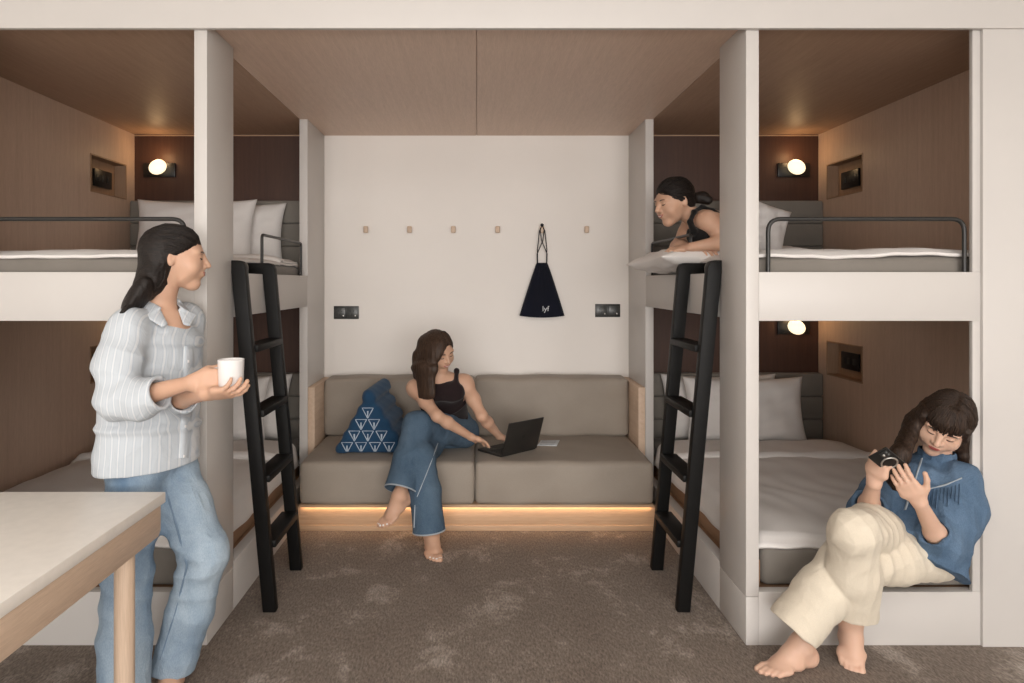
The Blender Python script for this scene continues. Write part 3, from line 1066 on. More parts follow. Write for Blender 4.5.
def face_marks(prefix, F, H, person, lips, closed=True, smile=True):
    """eyebrows, eyes and lips laid on the face"""
    c = H.sc

    def patch(name, fn, nu, nv, mat, lift):
        U, V = np.meshgrid(np.linspace(0, 1, nu), np.linspace(0, 1, nv), indexing='ij')
        X, Z = fn(U, V)
        y = np.full(X.size, 0.135)
        x, z = X.ravel(), Z.ravel()
        for _ in range(40):
            P = H.o + H.sc * (x[:, None] * H.L + y[:, None] * H.F + z[:, None] * H.U)
            y = y - np.clip(F.eval(P) / c * 0.7, -0.01, 0.02)
        edge = np.minimum(np.minimum(U, 1 - U) * 4, np.minimum(V, 1 - V) * 4).ravel()
        y = y - 0.0012 + (lift + 0.0012) * np.clip(edge * 2.0, 0, 1)
        P = H.o + H.sc * (x[:, None] * H.L + y[:, None] * H.F + z[:, None] * H.U)
        idx = np.arange(nu * nv).reshape(nu, nv)
        q = np.stack([idx[:-1, :-1], idx[:-1, 1:], idx[1:, 1:], idx[1:, :-1]], -1).reshape(-1, 4)
        link(name, fast_mesh(name, P, q), mat, person)
    for s in (-1, 1):
        patch('eyebrow', lambda U, V: (s * (0.014 + 0.036 * U), 0.0245 + 0.005 * np.sin(U * 2.3) - 0.003 * U + (V - 0.5) * (0.0080 - 0.004 * U)), 10, 5, M['brow'], 0.0016)
        if closed:
            patch('eyelash', lambda U, V: (s * (0.016 + 0.031 * U), 0.0035 - 0.0045 * np.sin(U * PI) + 0.002 * U + (V - 0.5) * 0.0068 * np.sin(PI * np.clip(U, 0.10, 0.90))), 12, 5, M['brow'], 0.0018)
        else:
            patch('eye', lambda U, V: (s * (0.018 + 0.028 * U), 0.006 + 0.001 * U + (V - 0.5) * 0.0095 * np.sin(PI * np.clip(U, 0.03, 0.97)) ** 0.7), 12, 6, M['eye_white'], 0.0012)
            patch('iris', lambda U, V: (s * (0.0265 + 0.0105 * U), 0.0065 + (V - 0.5) * 0.0092 * np.sin(PI * np.clip(U, 0.1, 0.9)) ** 0.6), 8, 6, M['brow'], 0.0022)
            patch('eyelash', lambda U, V: (s * (0.016 + 0.032 * U), 0.0062 + 0.0052 * np.sin(PI * np.clip(U, 0, 1)) ** 0.8 + 0.001 * U + (V - 0.5) * 0.003), 12, 4, M['brow'], 0.0024)
    lw, up = (0.052, 0.009) if smile else (0.044, 0.005)
    patch('lips', lambda U, V: ((U - 0.5) * lw, -0.0535 + up * (2 * U - 1) ** 2 + (V - 0.5) * 0.0170 * np.sin(PI * np.clip(U, 0.03, 0.97)) ** 0.75), 16, 8, lips, 0.0012)
    if smile:
        patch('teeth', lambda U, V: ((U - 0.5) * lw * 0.74, -0.0530 + up * 0.6 * (2 * U - 1) ** 2 + (V - 0.5) * 0.0070 * np.sin(PI * np.clip(U, 0.05, 0.95)) ** 0.6), 12, 5, M['teeth'], 0.0022)


def arm(F, sh, el, wr, sc=1.0, k=0.03):
    sh, el, wr = map(np.asarray, (sh, el, wr))
    F.tube([sh, sh + (el - sh) * 0.5, el], [0.046 * sc, 0.042 * sc, 0.035 * sc], k, k0=0.05)
    m = el + (wr - el) * 0.3
    F.tube([el, m, wr], [0.035 * sc, 0.037 * sc, 0.0235 * sc], 0.02)


def hand(F, w, D, N, side, sc=0.92, curl=(0.35, 0.35, 0.35, 0.35), c2=None, c3=None, spread=0.06, thumb=((0.75, 0.6, 0.25), (0.35, 0.85, 0.3), (0.15, 0.95, 0.25))):
    """w wrist, D towards the fingers, N out of the palm, side = +1 / -1 picks the thumb side"""
    w = np.asarray(w, float)
    D = nrm(D)
    N = np.asarray(N, float)
    N = nrm(N - D * (N @ D))
    S = np.cross(D, N) * side
    F.etube([w, w + D * 0.045 * sc, w + D * 0.080 * sc], S, [0.024 * sc, 0.035 * sc, 0.038 * sc], [0.019 * sc, 0.0155 * sc, 0.0125 * sc], 0.015)
    c2 = c2 or curl
    c3 = c3 or [x * 0.7 for x in c2]
    for i in range(4):
        L = (0.068, 0.076, 0.070, 0.055)[i] * sc
        p = w + D * (0.080, 0.084, 0.080, 0.071)[i] * sc + S * (0.028, 0.0095, -0.0095, -0.0275)[i] * sc
        d0 = nrm(D + S * spread * (1.5, 0.5, -0.5, -1.5)[i])
        a = 0
        r = (0.0088, 0.0090, 0.0086, 0.0076)[i] * sc
        F.cone(p - D * 0.02 * sc, p, r * 1.1, r * 1.08, 0.010)
        for j, (fr, cc) in enumerate(((0.44, curl[i]), (0.31, c2[i]), (0.25, c3[i]))):
            a += cc
            d = d0 * math.cos(a) + N * math.sin(a)
            q = p + d * L * fr
            F.cone(p, q, r * (1.05, 1.0, 0.92)[j], r * (1.0, 0.92, 0.82)[j], 0.004)
            p = q
    p = w + D * 0.020 * sc + S * 0.018 * sc
    rr = (0.0145, 0.0108, 0.0100, 0.0082)
    for j, (t, L) in enumerate(zip(thumb, (0.042, 0.033, 0.026))):
        d = nrm(S * t[0] + D * t[1] + N * t[2])
        q = p + d * L * sc
        F.cone(p, q, rr[j] * sc, rr[j + 1] * sc, 0.012 if j == 0 else 0.004)
        p = q


def leg(F, hip, knee, ank, sc=1.0):
    hip, knee, ank = map(np.asarray, (hip, knee, ank))
    F.tube([hip, hip + (knee - hip) * 0.5, knee], [0.078 * sc, 0.066 * sc, 0.050 * sc], 0.03, k0=0.05)
    F.tube([knee, knee + (ank - knee) * 0.33, knee + (ank - knee) * 0.75, ank], [0.050 * sc, 0.050 * sc, 0.036 * sc, 0.0335 * sc], 0.02)


def foot(F, a, f, u, big, sc=0.95, toe_curl=0.0):
    """a ankle joint, f towards the toes, u away from the sole, big = sign of the big-toe side along f x u"""
    a = np.asarray(a, float)
    f = nrm(f)
    u = np.asarray(u, float)
    u = nrm(u - f * (u @ f))
    s = np.cross(f, u) * big
    P = lambda x, y, z: a + sc * (x * f + y * s + z * u)
    F.ell(P(-0.032, 0, -0.046), (f, s, u), (0.032 * sc, 0.029 * sc, 0.031 * sc), 0.025)
    F.cone(a, P(-0.030, 0, -0.035), 0.031 * sc, 0.026 * sc, 0.03)
    F.etube([P(-0.030, 0, -0.054), P(0.03, -0.004, -0.052), P(0.085, 0.002, -0.058), P(0.120, 0.0, -0.063)], s,
            [0.028 * sc, 0.030 * sc, 0.038 * sc, 0.040 * sc], [0.022 * sc, 0.022 * sc, 0.018 * sc, 0.0135 * sc], 0.025)
    F.tube([a, P(0.045, 0.006, -0.028), P(0.095, 0.008, -0.052)], [0.034 * sc, 0.027 * sc, 0.019 * sc], 0.03)
    for so in (-1, 1):
        F.ball(P(-0.004, so * 0.027, -0.004), 0.012 * sc, 0.015)
    tips = []
    for i in range(5):
        y = (0.0285, 0.0105, -0.0045, -0.0185, -0.0315)[i]
        L = (0.046, 0.047, 0.041, 0.033, 0.025)[i]
        r = (0.0130, 0.0098, 0.0092, 0.0088, 0.0086)[i]
        x0 = (0.122, 0.124, 0.120, 0.112, 0.102)[i]
        z0 = -0.0655
        F.tube([P(x0 - 0.02, y * 0.95, z0 + 0.004), P(x0 + L * 0.45, y * 1.04, z0 + 0.004 + toe_curl), P(x0 + L, y * 1.05, z0 - 0.002)], [r, r, r * 0.92], 0.006)
        tips.append((P(x0 + L - 0.002, y * 1.05, z0 + r * 0.62), f, s, u, r))
    return tips


def toenails(tips, person):
    for p, f_, s_, u_, r in tips:
        g = Field(0.0012)
        g.ell(p, (f_ * 0.9 - u_ * 0.35, s_, u_ + f_ * 0.35), (0.0062, r * 0.70, 0.0030), 0.001)
        link('toenail', g.mesh('toenail', pad=0.004), M['nail'], person)


def torso(F, pel, wai, rib, chs, nck, hipR, shR, sc=1.0):
    """hipR / shR: unit vectors along the hip and shoulder lines"""
    F.etube([pel, wai, rib, chs, nck], [hipR, hipR, shR, shR, shR],
            [0.150 * sc, 0.116 * sc, 0.126 * sc, 0.140 * sc, 0.055 * sc], [0.098 * sc, 0.082 * sc, 0.090 * sc, 0.085 * sc, 0.050 * sc], 0.04)


def skin_mat(name, c, c2):
    m, nt, b = new_mat(name)
    v = coords(nt)
    f = noise(nt, v, 14, 4)
    nt.links.new(ramp(nt, f, [(0.3, c2), (0.7, c)]), b.inputs['Base Color'])
    b.inputs['Roughness'].default_value = 0.48
    b.inputs['Specular IOR Level'].default_value = 0.35
    b.inputs['Subsurface Weight'].default_value = 0.12
    b.inputs['Subsurface Radius'].default_value = (0.012, 0.005, 0.003)
    b.inputs['Subsurface Scale'].default_value = 0.6
    bump(nt, b, noise(nt, v, 260, 2), 0.05, 0.001)
    return m


def hair_mat(name, c, c2, axis=(1, 1, 0.06)):
    m, nt, b = new_mat(name)
    v = coords(nt, axis)
    f = noise(nt, v, 160, 4, 0.7)
    nt.links.new(ramp(nt, f, [(0.35, c2), (0.68, c)]), b.inputs['Base Color'])
    b.inputs['Roughness'].default_value = 0.5
    b.inputs['Specular IOR Level'].default_value = 0.3
    bump(nt, b, f, 0.7, 0.004)
    return m


def denim_mat(name, dark, light, fade=0.5, sc=1.0):
    m, nt, b = new_mat(name)
    v = coords(nt)
    f = noise(nt, coords(nt, (1, 1, 0.5)), 5.0 * sc, 5, 0.6)
    tw = noise(nt, coords(nt, (1, 1, 0.35), (0.5, 0.3, 0)), 420, 2, 0.6)
    base = ramp(nt, f, [(0.30, dark), (0.30 + 0.45, light)])
    t = ramp(nt, tw, [(0.35, (0.72, 0.75, 0.8)), (0.65, (1.12, 1.1, 1.08))])
    nt.links.new(mix(nt, fade, base, t, 'MULTIPLY'), b.inputs['Base Color'])
    b.inputs['Roughness'].default_value = 0.85
    b.inputs['Specular IOR Level'].default_value = 0.15
    cr = noise(nt, coords(nt, (1, 1, 0.6), (0.3, 0.4, 0)), 17.0, 3, 0.5, 1.2)
    bump(nt, b, mix(nt, 0.12, cr, tw), 0.75, 0.012)
    return m


def wisps(name, H, cap_c, cap_r, starts, ends, n, mat, parent, r=0.0011, lift=0.004, jit=0.006, seed=0, drop=0.0):
    """fine locks running over the head from a hairline to where the hair is gathered"""
    rs = np.random.RandomState(seed)
    bm = bmesh.new()
    st = np.array(starts, float)
    en = np.array(ends, float)
    cc, cr = np.array(cap_c), np.array(cap_r)
    for i in range(n):
        t = rs.rand() * (len(st) - 1)
        k = int(min(t, len(st) - 2))
        a = st[k] + (st[k + 1] - st[k]) * (t - k) + rs.randn(3) * jit * 0.5
        te = t / (len(st) - 1) * (len(en) - 1)
        k = int(min(te, len(en) - 2)) if len(en) > 1 else 0
        b = (en[k] + (en[min(k + 1, len(en) - 1)] - en[k]) * (te - k)) + rs.randn(3) * jit
        da, db = (a - cc) / cr, (b - cc) / cr
        la, lb = np.linalg.norm(da), np.linalg.norm(db)
        da, db = da / la, db / lb
        om = math.acos(np.clip(da @ db, -0.999, 0.999))
        pts, rr = [], []
        lf = lift * (0.5 + rs.rand())
        for q in range(9):
            u = q / 8
            d = (math.sin((1 - u) * om) * da + math.sin(u * om) * db) / math.sin(om)
            rad = 1.0 + lf / 0.09 * math.sin(PI * min(1, u * 1.6 + 0.05)) if u < 0.6 else 1.0 + lf / 0.09 * (1 - drop)
            if q == 0: rad = min(rad, 0.99 * 1.0)
            p = cc + d * cr * rad
            pts.append(H.p(*p))
            rr.append(r * (0.5 + 0.9 * math.sin(PI * (0.15 + 0.7 * u))))
        tube_bm(bm, pts, rr, 5)
    o = bm_obj(name, bm, mat, parent, True)
    o['kind'] = 'stuff'
    return o


def ring_band(name, c, d, r, wid, mat, parent, u0=(1, 0, 0), squash=1.0, n=40):
    """narrow band of stitching around a hem"""
    d = nrm(d)
    u = nrm(np.asarray(u0, float) - d * (np.asarray(u0, float) @ d))
    v = np.cross(d, u)
    return tube(name, [np.asarray(c) + (u * math.cos(t) + v * math.sin(t)) * r for t in np.linspace(0, 2 * PI, n + 1)[:-1]], wid, mat, parent, 6, True)


def folds(amp, seed, ks=((0, 0, 22), (14, 6, 18), (-12, 9, 26), (25, -10, 40), (8, 30, -34)), aa=(1, 0.8, 0.6, 0.4, 0.3), sharp=True, mask=None):
    """soft creases: warped waves, sharpened into ridges"""
    rs = np.random.RandomState(seed)
    ph = rs.rand(len(ks), 3) * 6.28

    def fn(V, N):
        out = np.zeros(len(V))
        for i, (k, a) in enumerate(zip(ks, aa)):
            w = V @ np.array(k) + ph[i, 0] + 1.1 * np.sin(V @ np.array([7, 5, 9]) + ph[i, 1]) + 0.6 * np.sin(V @ np.array([-15, 11, 13]) + ph[i, 2])
            g = np.sin(w)
            if sharp: g = 0.55 - 1.1 * np.abs(g)
            out += a * g
        out *= amp
        if mask is not None: out *= mask(V)
        return out
    return fn


def strands(amp, k1, k2, seed=0):
    rs = np.random.RandomState(seed)
    p = rs.rand(6) * 6.28

    def fn(V, N):
        a = V @ np.array(k1) + 1.5 * np.sin(V @ np.array([9, 7, 11]) + p[0])
        b = V @ np.array(k2) + 1.2 * np.sin(V @ np.array([-8, 12, 6]) + p[1])
        return amp * (np.sin(a) + 0.6 * np.sin(b + 1.3) + 0.4 * np.sin(1.9 * a + p[2]))
    return fn


M['skin'] = skin_mat('skin_warm', (0.60, 0.37, 0.26), (0.56, 0.335, 0.23))
M['skin_fair'] = skin_mat('skin_fair', (0.66, 0.43, 0.32), (0.62, 0.39, 0.285))
M['brow'] = plain('dark_brow', (0.020, 0.012, 0.009), 0.6)
M['eye_white'] = plain('eye_white', (0.55, 0.50, 0.47), 0.3)
M['teeth'] = plain('teeth', (0.75, 0.70, 0.65), 0.3)
M['nail'] = plain('white_nail_polish', (0.85, 0.82, 0.80), 0.25)
M['lips'] = plain('rose_lips', (0.42, 0.13, 0.105), 0.4)
M['lips_red'] = plain('red_lips', (0.34, 0.075, 0.06), 0.4)
M['hair_black'] = hair_mat('black_hair', (0.020, 0.014, 0.011), (0.006, 0.0045, 0.004))
M['hair_brown'] = hair_mat('brown_hair', (0.075, 0.042, 0.026), (0.020, 0.011, 0.007))
M['hair_dark'] = hair_mat('dark_brown_hair', (0.052, 0.029, 0.018), (0.012, 0.007, 0.005))

M['hair_black_b'] = hair_mat('black_hair_swept', (0.022, 0.015, 0.012), (0.006, 0.0045, 0.004), (0.08, 1, 1))
# ================================================================== people
def vz(p, z):
    p = np.array(p, float)
    p[2] = z
    return p


def person(name_field, label):
    o = link('person', name_field.mesh('person'), None)
    return tag(o, label, 'person')


def strip_on(name, F, pts, dirv, half, mat, parent, lift=0.003, n=40, reach=0.2, nv=5):
    """narrow band laid on a surface: pts outside it, marched along dirv; half = half width vector"""
    pts = [np.asarray(p, float) for p in pts]
    seg = np.cumsum([0] + [np.linalg.norm(b - a) for a, b in zip(pts[:-1], pts[1:])])
    t = np.linspace(0, seg[-1], n)
    C = np.stack([np.interp(t, seg, [p[i] for p in pts]) for i in range(3)], -1)
    V = np.linspace(-1, 1, nv)
    P = C[:, None, :] + V[None, :, None] * np.asarray(half, float)[None, None, :]
    P = P.reshape(-1, 3)
    d = P - np.array([0, 0, CH])
    d = d / np.linalg.norm(d, axis=1, keepdims=True)
    for _ in range(70):
        P = P + d * np.clip(F.eval(P) * 0.6, -0.01, 0.02)[:, None]
    ok = np.abs(F.eval(P)) < 0.010
    E = np.tile(np.where(np.abs(V) > 0.95, -0.004, lift), n)
    P = P - d * E[:, None]
    idx = np.arange(n * nv).reshape(n, nv)
    q = np.stack([idx[:-1, :-1], idx[:-1, 1:], idx[1:, 1:], idx[1:, :-1]], -1).reshape(-1, 4)
    okr = ok.reshape(n, nv).all(1)
    best, cur = (0, 0), 0
    for i in range(n + 1):
        if i < n and okr[i]: continue
        if i - cur > best[1] - best[0]: best = (cur, i)
        cur = i + 1
    if best[1] - best[0] < 3: return None
    q = q.reshape(n - 1, nv - 1, 4)[best[0]:best[1] - 1].reshape(-1, 4) - best[0] * nv
    P = P[best[0] * nv:best[1] * nv]
    return link(name, fast_mesh(name, P, q), mat, parent)


def trouser_leg(J, pts, rs, hem_p, hem_n, hollow, k=0.012):
    """one trouser leg with a cut, hollow hem"""
    g = Field(J.h)
    g.tube(pts, rs, 0.03)
    g.cut(hem_p, hem_n, 0.33)
    a, b = np.asarray(pts[-2], float), np.asarray(pts[-1], float)
    n = nrm(b - a)
    t = float((np.asarray(hem_p) - a) @ n) / np.linalg.norm(b - a)
    c = a + (b - a) * t
    r = rs[-2] + (rs[-1] - rs[-2]) * t
    g.cone(c + n * 0.06, c - n * 0.05, r - 0.008, r - 0.014, 0.004, 1)
    J.group(g, k)
    return c, nrm(hem_n), r


def sleeve(S, pts, rs, end_p, end_n, hollow, k=0.04):
    g = Field(S.h)
    g.tube(pts, rs, 0.03)
    g.cut(end_p, end_n, 0.10)
    n = nrm(end_n)
    g.cone(np.asarray(end_p) + n * 0.02, np.asarray(end_p) - n * 0.05, hollow[0], hollow[1], 0.004, 1)
    S.group(g, k)


# ------------------------------------------------------------------ garment colours
def stripe_mat():
    m, nt, b = new_mat('striped_cotton')
    v = coords(nt, (1, 1, 1), (0, 0, 0))
    w = nt.nodes.new('ShaderNodeTexWave')
    w.wave_type, w.bands_direction, w.wave_profile = 'BANDS', 'X', 'SIN'
    w.inputs['Scale'].default_value = 15.0
    w.inputs['Distortion'].default_value = 0.0
    w.inputs['Detail Scale'].default_value = 0.6
    nt.links.new(v, w.inputs['Vector'])
    c = ramp(nt, w.outputs['Fac'], [(0.50, (0.51, 0.545, 0.58)), (0.78, (0.43, 0.48, 0.54)), (0.93, (0.60, 0.62, 0.64))])
    nt.links.new(c, b.inputs['Base Color'])
    b.inputs['Roughness'].default_value = 0.85
    b.inputs['Specular IOR Level'].default_value = 0.15
    bump(nt, b, noise(nt, coords(nt, (1, 1, 0.5), (0.3, 0.5, 0)), 14, 3, 0.5, 1.2), 0.6, 0.012)
    return m


M['shirt'] = stripe_mat()
M['jeans_light'] = denim_mat('light_denim', (0.15, 0.235, 0.345), (0.47, 0.56, 0.63), 0.5, 0.8)
M['jeans_mid'] = denim_mat('mid_denim', (0.060, 0.100, 0.150), (0.125, 0.185, 0.250), 0.6)
M['denim_blue'] = denim_mat('blue_denim', (0.062, 0.112, 0.185), (0.150, 0.225, 0.325), 0.7)
M['stitch'] = plain('pale_stitching', (0.36, 0.40, 0.44), 0.8)
M['stitch_dark'] = plain('denim_seam', (0.16, 0.23, 0.32), 0.8)
M['cream'] = fabric('cream_cotton', (0.74, 0.665, 0.545), (0.68, 0.60, 0.485), 0.9, 500, 0.2, 5.0, 0.1, 0.6)
M['top_black'] = fabric('dark_knit', (0.020, 0.011, 0.012), (0.014, 0.008, 0.009), 0.9, 500, 0.3)
M['black_cloth'] = fabric('black_knit', (0.010, 0.009, 0.009), (0.007, 0.006, 0.006), 0.9, 500, 0.3)
M['mug'] = plain('white_ceramic', (0.82, 0.80, 0.79), 0.2, 0.01)

# =================================================== woman standing with a mug
f = nrm((0.80, -0.60, 0))
Rt = np.array([-0.6, -0.8, 0])
HA = Frame(at(177, 258.5, 2.36), (0.94, 0.32, -0.05), (-0.04, 0, 1), 0.945)
pel, wai, rib, chs, nck = at(150, 440, 2.36), at(150, 398, 2.36), at(152, 365, 2.37), at(156, 332, 2.37), at(161, 307, 2.37)
shR, shL = at(129, 326, 2.24), at(186, 319, 2.50)
elR, wrR = at(121, 402, 2.17), at(191, 382.5, 2.11)
elL, wrL = at(173, 399, 2.32), at(205, 393.5, 2.105)
hpR, hpL = at(138, 442, 2.29), at(165, 442, 2.43)
knR, knL = at(126, 562, 2.26), at(204, 556, 2.335)
anR, anL = vz(at(124, 680, 2.20), 0.073), vz(at(174, 657, 2.36), 0.073)
B = Field(0.0038)
torso(B, pel, wai, rib, chs, nck, Rt, Rt, 0.86)
B.ell(at(168.5, 327, 2.345), (Rt, f, (0.1, 0, 1)), (0.070, 0.030, 0.060), 0.04)
head(B, HA, at(160, 306, 2.37))
for s_, e_, w_ in ((shR, elR, wrR), (shL, elL, wrL)):
    B.cone(nck - np.array([0, 0, 0.035]), s_ - np.array([0, 0, 0.012]), 0.036, 0.036, 0.03)
    arm(B, s_ - np.array([0, 0, 0.012]), e_, w_, 0.92)
hand(B, wrR, (0.96, 0.06, 0.06), (0.30, 0.92, -0.10), 1, 0.95, (0.55, 0.60, 0.68, 0.76), (1.35, 1.35, 1.35, 1.35), (0.9, 0.9, 0.9, 0.9), 0.05,
     ((0.55, 0.75, 0.35), (0.1, 0.9, 0.5), (-0.1, 0.9, 0.5)))
hand(B, wrL, (0.97, -0.16, 0.06), (-0.15, 0.45, 0.88), -1, 0.92, (0.18, 0.26, 0.34, 0.42), (0.50, 0.50, 0.5, 0.5), (0.4, 0.4, 0.4, 0.4), 0.10,
     ((0.75, 0.55, 0.45), (0.3, 0.7, 0.7), (0.1, 0.8, 0.6)))
leg(B, hpR, knR, anR)
leg(B, hpL, knL, anL)
foot(B, anR, (0.45, -0.9, 0), (0, 0, 1), -1)
foot(B, anL, (0.25, -0.97, 0), (0, 0, 1), 1)
pA = person(B, 'woman in a striped shirt and light jeans standing with a mug')
pA.data.materials.append(M['skin'])
face_marks('a', B, HA, pA, M['lips'])
# hair: smooth cap, gathered half-up, long lengths down the back
G = Field(0.004)
ax = (HA.L, HA.F, HA.U)
c = HA.sc
G.ell(HA.p(0, -0.016, 0.036), ax, (0.0785 * c, 0.0985 * c, 0.0875 * c), 0.01)
G.cut2(HA.p(0, 0.092, 0.056), HA.d(0, 0.46, -0.89), HA.p(0, 0.008, 0.012), HA.d(0, 0.92, -0.40), 0.30, 0.018)
G.ell(HA.p(0, -0.066, 0.030), ax, (0.060 * c, 0.042 * c, 0.060 * c), 0.04)
G.etube([HA.p(0, -0.062, 0.035), at(158, 266, 2.39), at(147, 286, 2.36), at(135, 301, 2.28), at(122, 313, 2.20)], HA.L,
        [0.062, 0.062, 0.056, 0.045, 0.018], [0.046, 0.036, 0.026, 0.018, 0.008], 0.06)
G.etube([HA.p(0.0, -0.05, 0.0), at(162, 282, 2.37), at(153, 297, 2.36)], HA.L, [0.068, 0.060, 0.042], [0.036, 0.028, 0.012], 0.03)
hA = link('hair', G.mesh('hair', strands(0.0006, (90, 260, 60), (160, 320, -90), 3)), M['hair_black_b'], pA)
CAPC, CAPR = (0, -0.016, 0.036), (0.0785, 0.0985, 0.0875)
wisps('hair_wisps', HA, CAPC, CAPR, [(-0.074, 0.000, 0.004), (-0.071, 0.024, 0.022), (-0.060, 0.054, 0.038), (-0.036, 0.074, 0.056), (0, 0.082, 0.062), (0.036, 0.074, 0.056), (0.060, 0.054, 0.038), (0.071, 0.024, 0.022), (0.074, 0.000, 0.004)],
      [(-0.03, -0.105, 0.03), (0, -0.108, 0.06), (0.03, -0.105, 0.03)], 260, M['hair_black_b'], hA, 0.0016, 0.004, 0.006, 1)
tube('hair_strand', [HA.p(-0.066, -0.030, -0.030), HA.p(-0.066, -0.032, -0.075), HA.p(-0.062, -0.045, -0.105), HA.p(-0.05, -0.085, -0.125)], [0.003, 0.0025, 0.002, 0.001], M['hair_black'], hA, 6)
# shirt
S = Field(0.0042)
g_ = Field(S.h)
g_.etube([at(160, 312, 2.37), at(157, 325, 2.37), at(155, 338, 2.37), at(153, 372, 2.36), at(150, 425, 2.35), at(147.5, 478, 2.34)], Rt,
         [0.075, 0.135, 0.160, 0.168, 0.175, 0.184], [0.060, 0.092, 0.106, 0.114, 0.122, 0.128], 0.03, endr=0.03)
for s_ in (shR, shL):
    g_.cone(nck - np.array([0, 0, 0.034]), s_ + np.array([0, 0, -0.010]), 0.040, 0.056, 0.03)
g_.cut(at(147, 464, 2.34), (-0.02, 0.05, -1), 0.33)
g_.etube([at(147.5, 476, 2.34), at(148, 450, 2.345)], Rt, [0.172, 0.160], [0.116, 0.106], 0.004, 1)
g_.cone(at(163, 296, 2.36), at(165, 308, 2.35), 0.052, 0.047, 0.01, 1)
g_.tube([at(172, 302, 2.325), at(180, 320, 2.30), at(187, 345, 2.285)], [0.040, 0.034, 0.012], 0.006, 1)
S.group(g_, 0.01)
sleeve(S, [shR, at(118, 364, 2.19), at(120, 398, 2.165), at(140, 399, 2.14), at(170, 390, 2.12)], [0.062, 0.070, 0.070, 0.064, 0.052], at(161, 392.5, 2.125), wrR - elR, (0.047, 0.036), 0.03)
sleeve(S, [shL, at(180, 360, 2.46), elL, elL + (wrL - elL) * 0.5], [0.062, 0.066, 0.062, 0.05], elL + (wrL - elL) * 0.38, wrL - elL, (0.046, 0.036), 0.03)


def shirt_mask(V):
    return 0.55 + 1.0 * np.exp(-((V - at(120, 385, 2.17)) ** 2).sum(1) / 0.03) + 0.5 * np.exp(-((V - at(150, 400, 2.3)) ** 2).sum(1) / 0.03)


sA = link('shirt', S.mesh('shirt', folds(0.0036, 5, ((10, 4, 22), (-20, 5, 16), (24, 10, 8), (9, -14, 36)), (1, 0.9, 0.7, 0.35), mask=shirt_mask)), M['shirt'], pA)
cf = Frame(at(161.5, 306, 2.368), f, (0.10, -0.05, 1))
Cc = Field(0.003)
for s in (-1, 1):
    P_ = [cf.p(0, -0.066, 0.022), cf.p(s * 0.050, -0.045, 0.016), cf.p(s * 0.070, 0.005, 0.002), cf.p(s * 0.062, 0.060, -0.022), cf.p(s * 0.040, 0.096, -0.062)]
    us = [cf.d(0, -0.5, -0.8), cf.d(s * 0.5, -0.3, -0.8), cf.d(s * 0.7, 0.0, -0.7), cf.d(s * 0.75, 0.25, -0.5), cf.d(s * 0.8, 0.35, -0.3)]
    Cc.etube(P_, us, [0.022, 0.026, 0.031, 0.034, 0.014], [0.0065, 0.0065, 0.0065, 0.0065, 0.0055], 0.006)
link('collar', Cc.mesh('collar'), M['shirt'], sA)
strip_on('button_placket', S, [at(189, 346, 2.0), at(187.5, 400, 2.0), at(184, 458, 2.0)], (-0.25, 1, 0), np.array([0.015, 0.003, 0]), M['shirt'], sA, 0.008, 60)
for q in (360, 392, 425, 455):
    bp = strip_on('button', S, [at(189 - (q - 350) * 0.045, q, 2.0), at(189 - (q - 350) * 0.045, q + 2.6, 2.0)], (-0.25, 1, 0), np.array([0.0045, 0.001, 0]), M['mug'], sA, 0.0105, 6)
# jeans
J = Field(0.0042)
J.etube([at(150, 425, 2.36), at(151, 456, 2.36)], Rt, [0.145, 0.155], [0.104, 0.112], 0.04)
trouser_leg(J, [at(140, 460, 2.30), at(131, 520, 2.275), at(127, 565, 2.26), at(125, 640, 2.23), at(124, 690, 2.205)], [0.095, 0.090, 0.080, 0.080, 0.082],
            vz(at(124, 684, 2.205), 0.035), (0, 0, -1), (0.074, 0.066), 0.03)
hA_ = trouser_leg(J, [at(165, 460, 2.42), at(184, 508, 2.38), at(204, 553, 2.34), at(190, 610, 2.345), at(169, 680, 2.355)], [0.098, 0.092, 0.080, 0.076, 0.075],
            at(171, 668, 2.355), (-0.16, 0, -0.97), (0.068, 0.060), 0.03)


def jm(V):
    return 0.35 + 1.1 * np.exp(-((V - at(182, 562, 2.3)) ** 2).sum(1) / 0.016) + 0.7 * np.exp(-((V - at(160, 490, 2.3)) ** 2).sum(1) / 0.01) + 0.5 * np.exp(-((V - at(126, 570, 2.2)) ** 2).sum(1) / 0.02)


jA = link('jeans', J.mesh('jeans', folds(0.0052, 8, ((8, 0, 34), (-14, 5, 26), (18, 8, 22), (-6, 12, 46)), (1, 0.8, 0.6, 0.4), mask=jm)), M['jeans_light'], pA)
strip_on('seam', J, [at(166, 490, 2.0), at(176, 525, 2.0), at(187, 566, 2.0), at(176, 610, 2.0), at(160, 660, 2.0)], (0, 1, 0), np.array([0.003, 0, 0.001]), M['stitch_dark'], jA, 0.004, 60, nv=3)
# mug
mc = at(231, 374, 2.125)
mug = thing('mug', vz(mc, mc[2] - 0.045), 'plain white mug held in both hands by the standing woman', 'mug')
lathe('cup', [(0.0, -0.044), (0.034, -0.044), (0.0375, -0.040), (0.040, 0.044), (0.0405, 0.046), (0.039, 0.047), (0.0375, 0.044), (0.0345, -0.036), (0.0, -0.038)], mc, M['mug'], mug, 36)
hp = [mc + np.array(v) for v in ((-0.036, 0.006, 0.014), (-0.054, 0.008, 0.016), (-0.062, 0.009, 0.002), (-0.062, 0.009, -0.014), (-0.053, 0.008, -0.028), (-0.036, 0.006, -0.028))]
tube('handle', fillet(hp, 0.008, 3), 0.0052, M['mug'], mug)

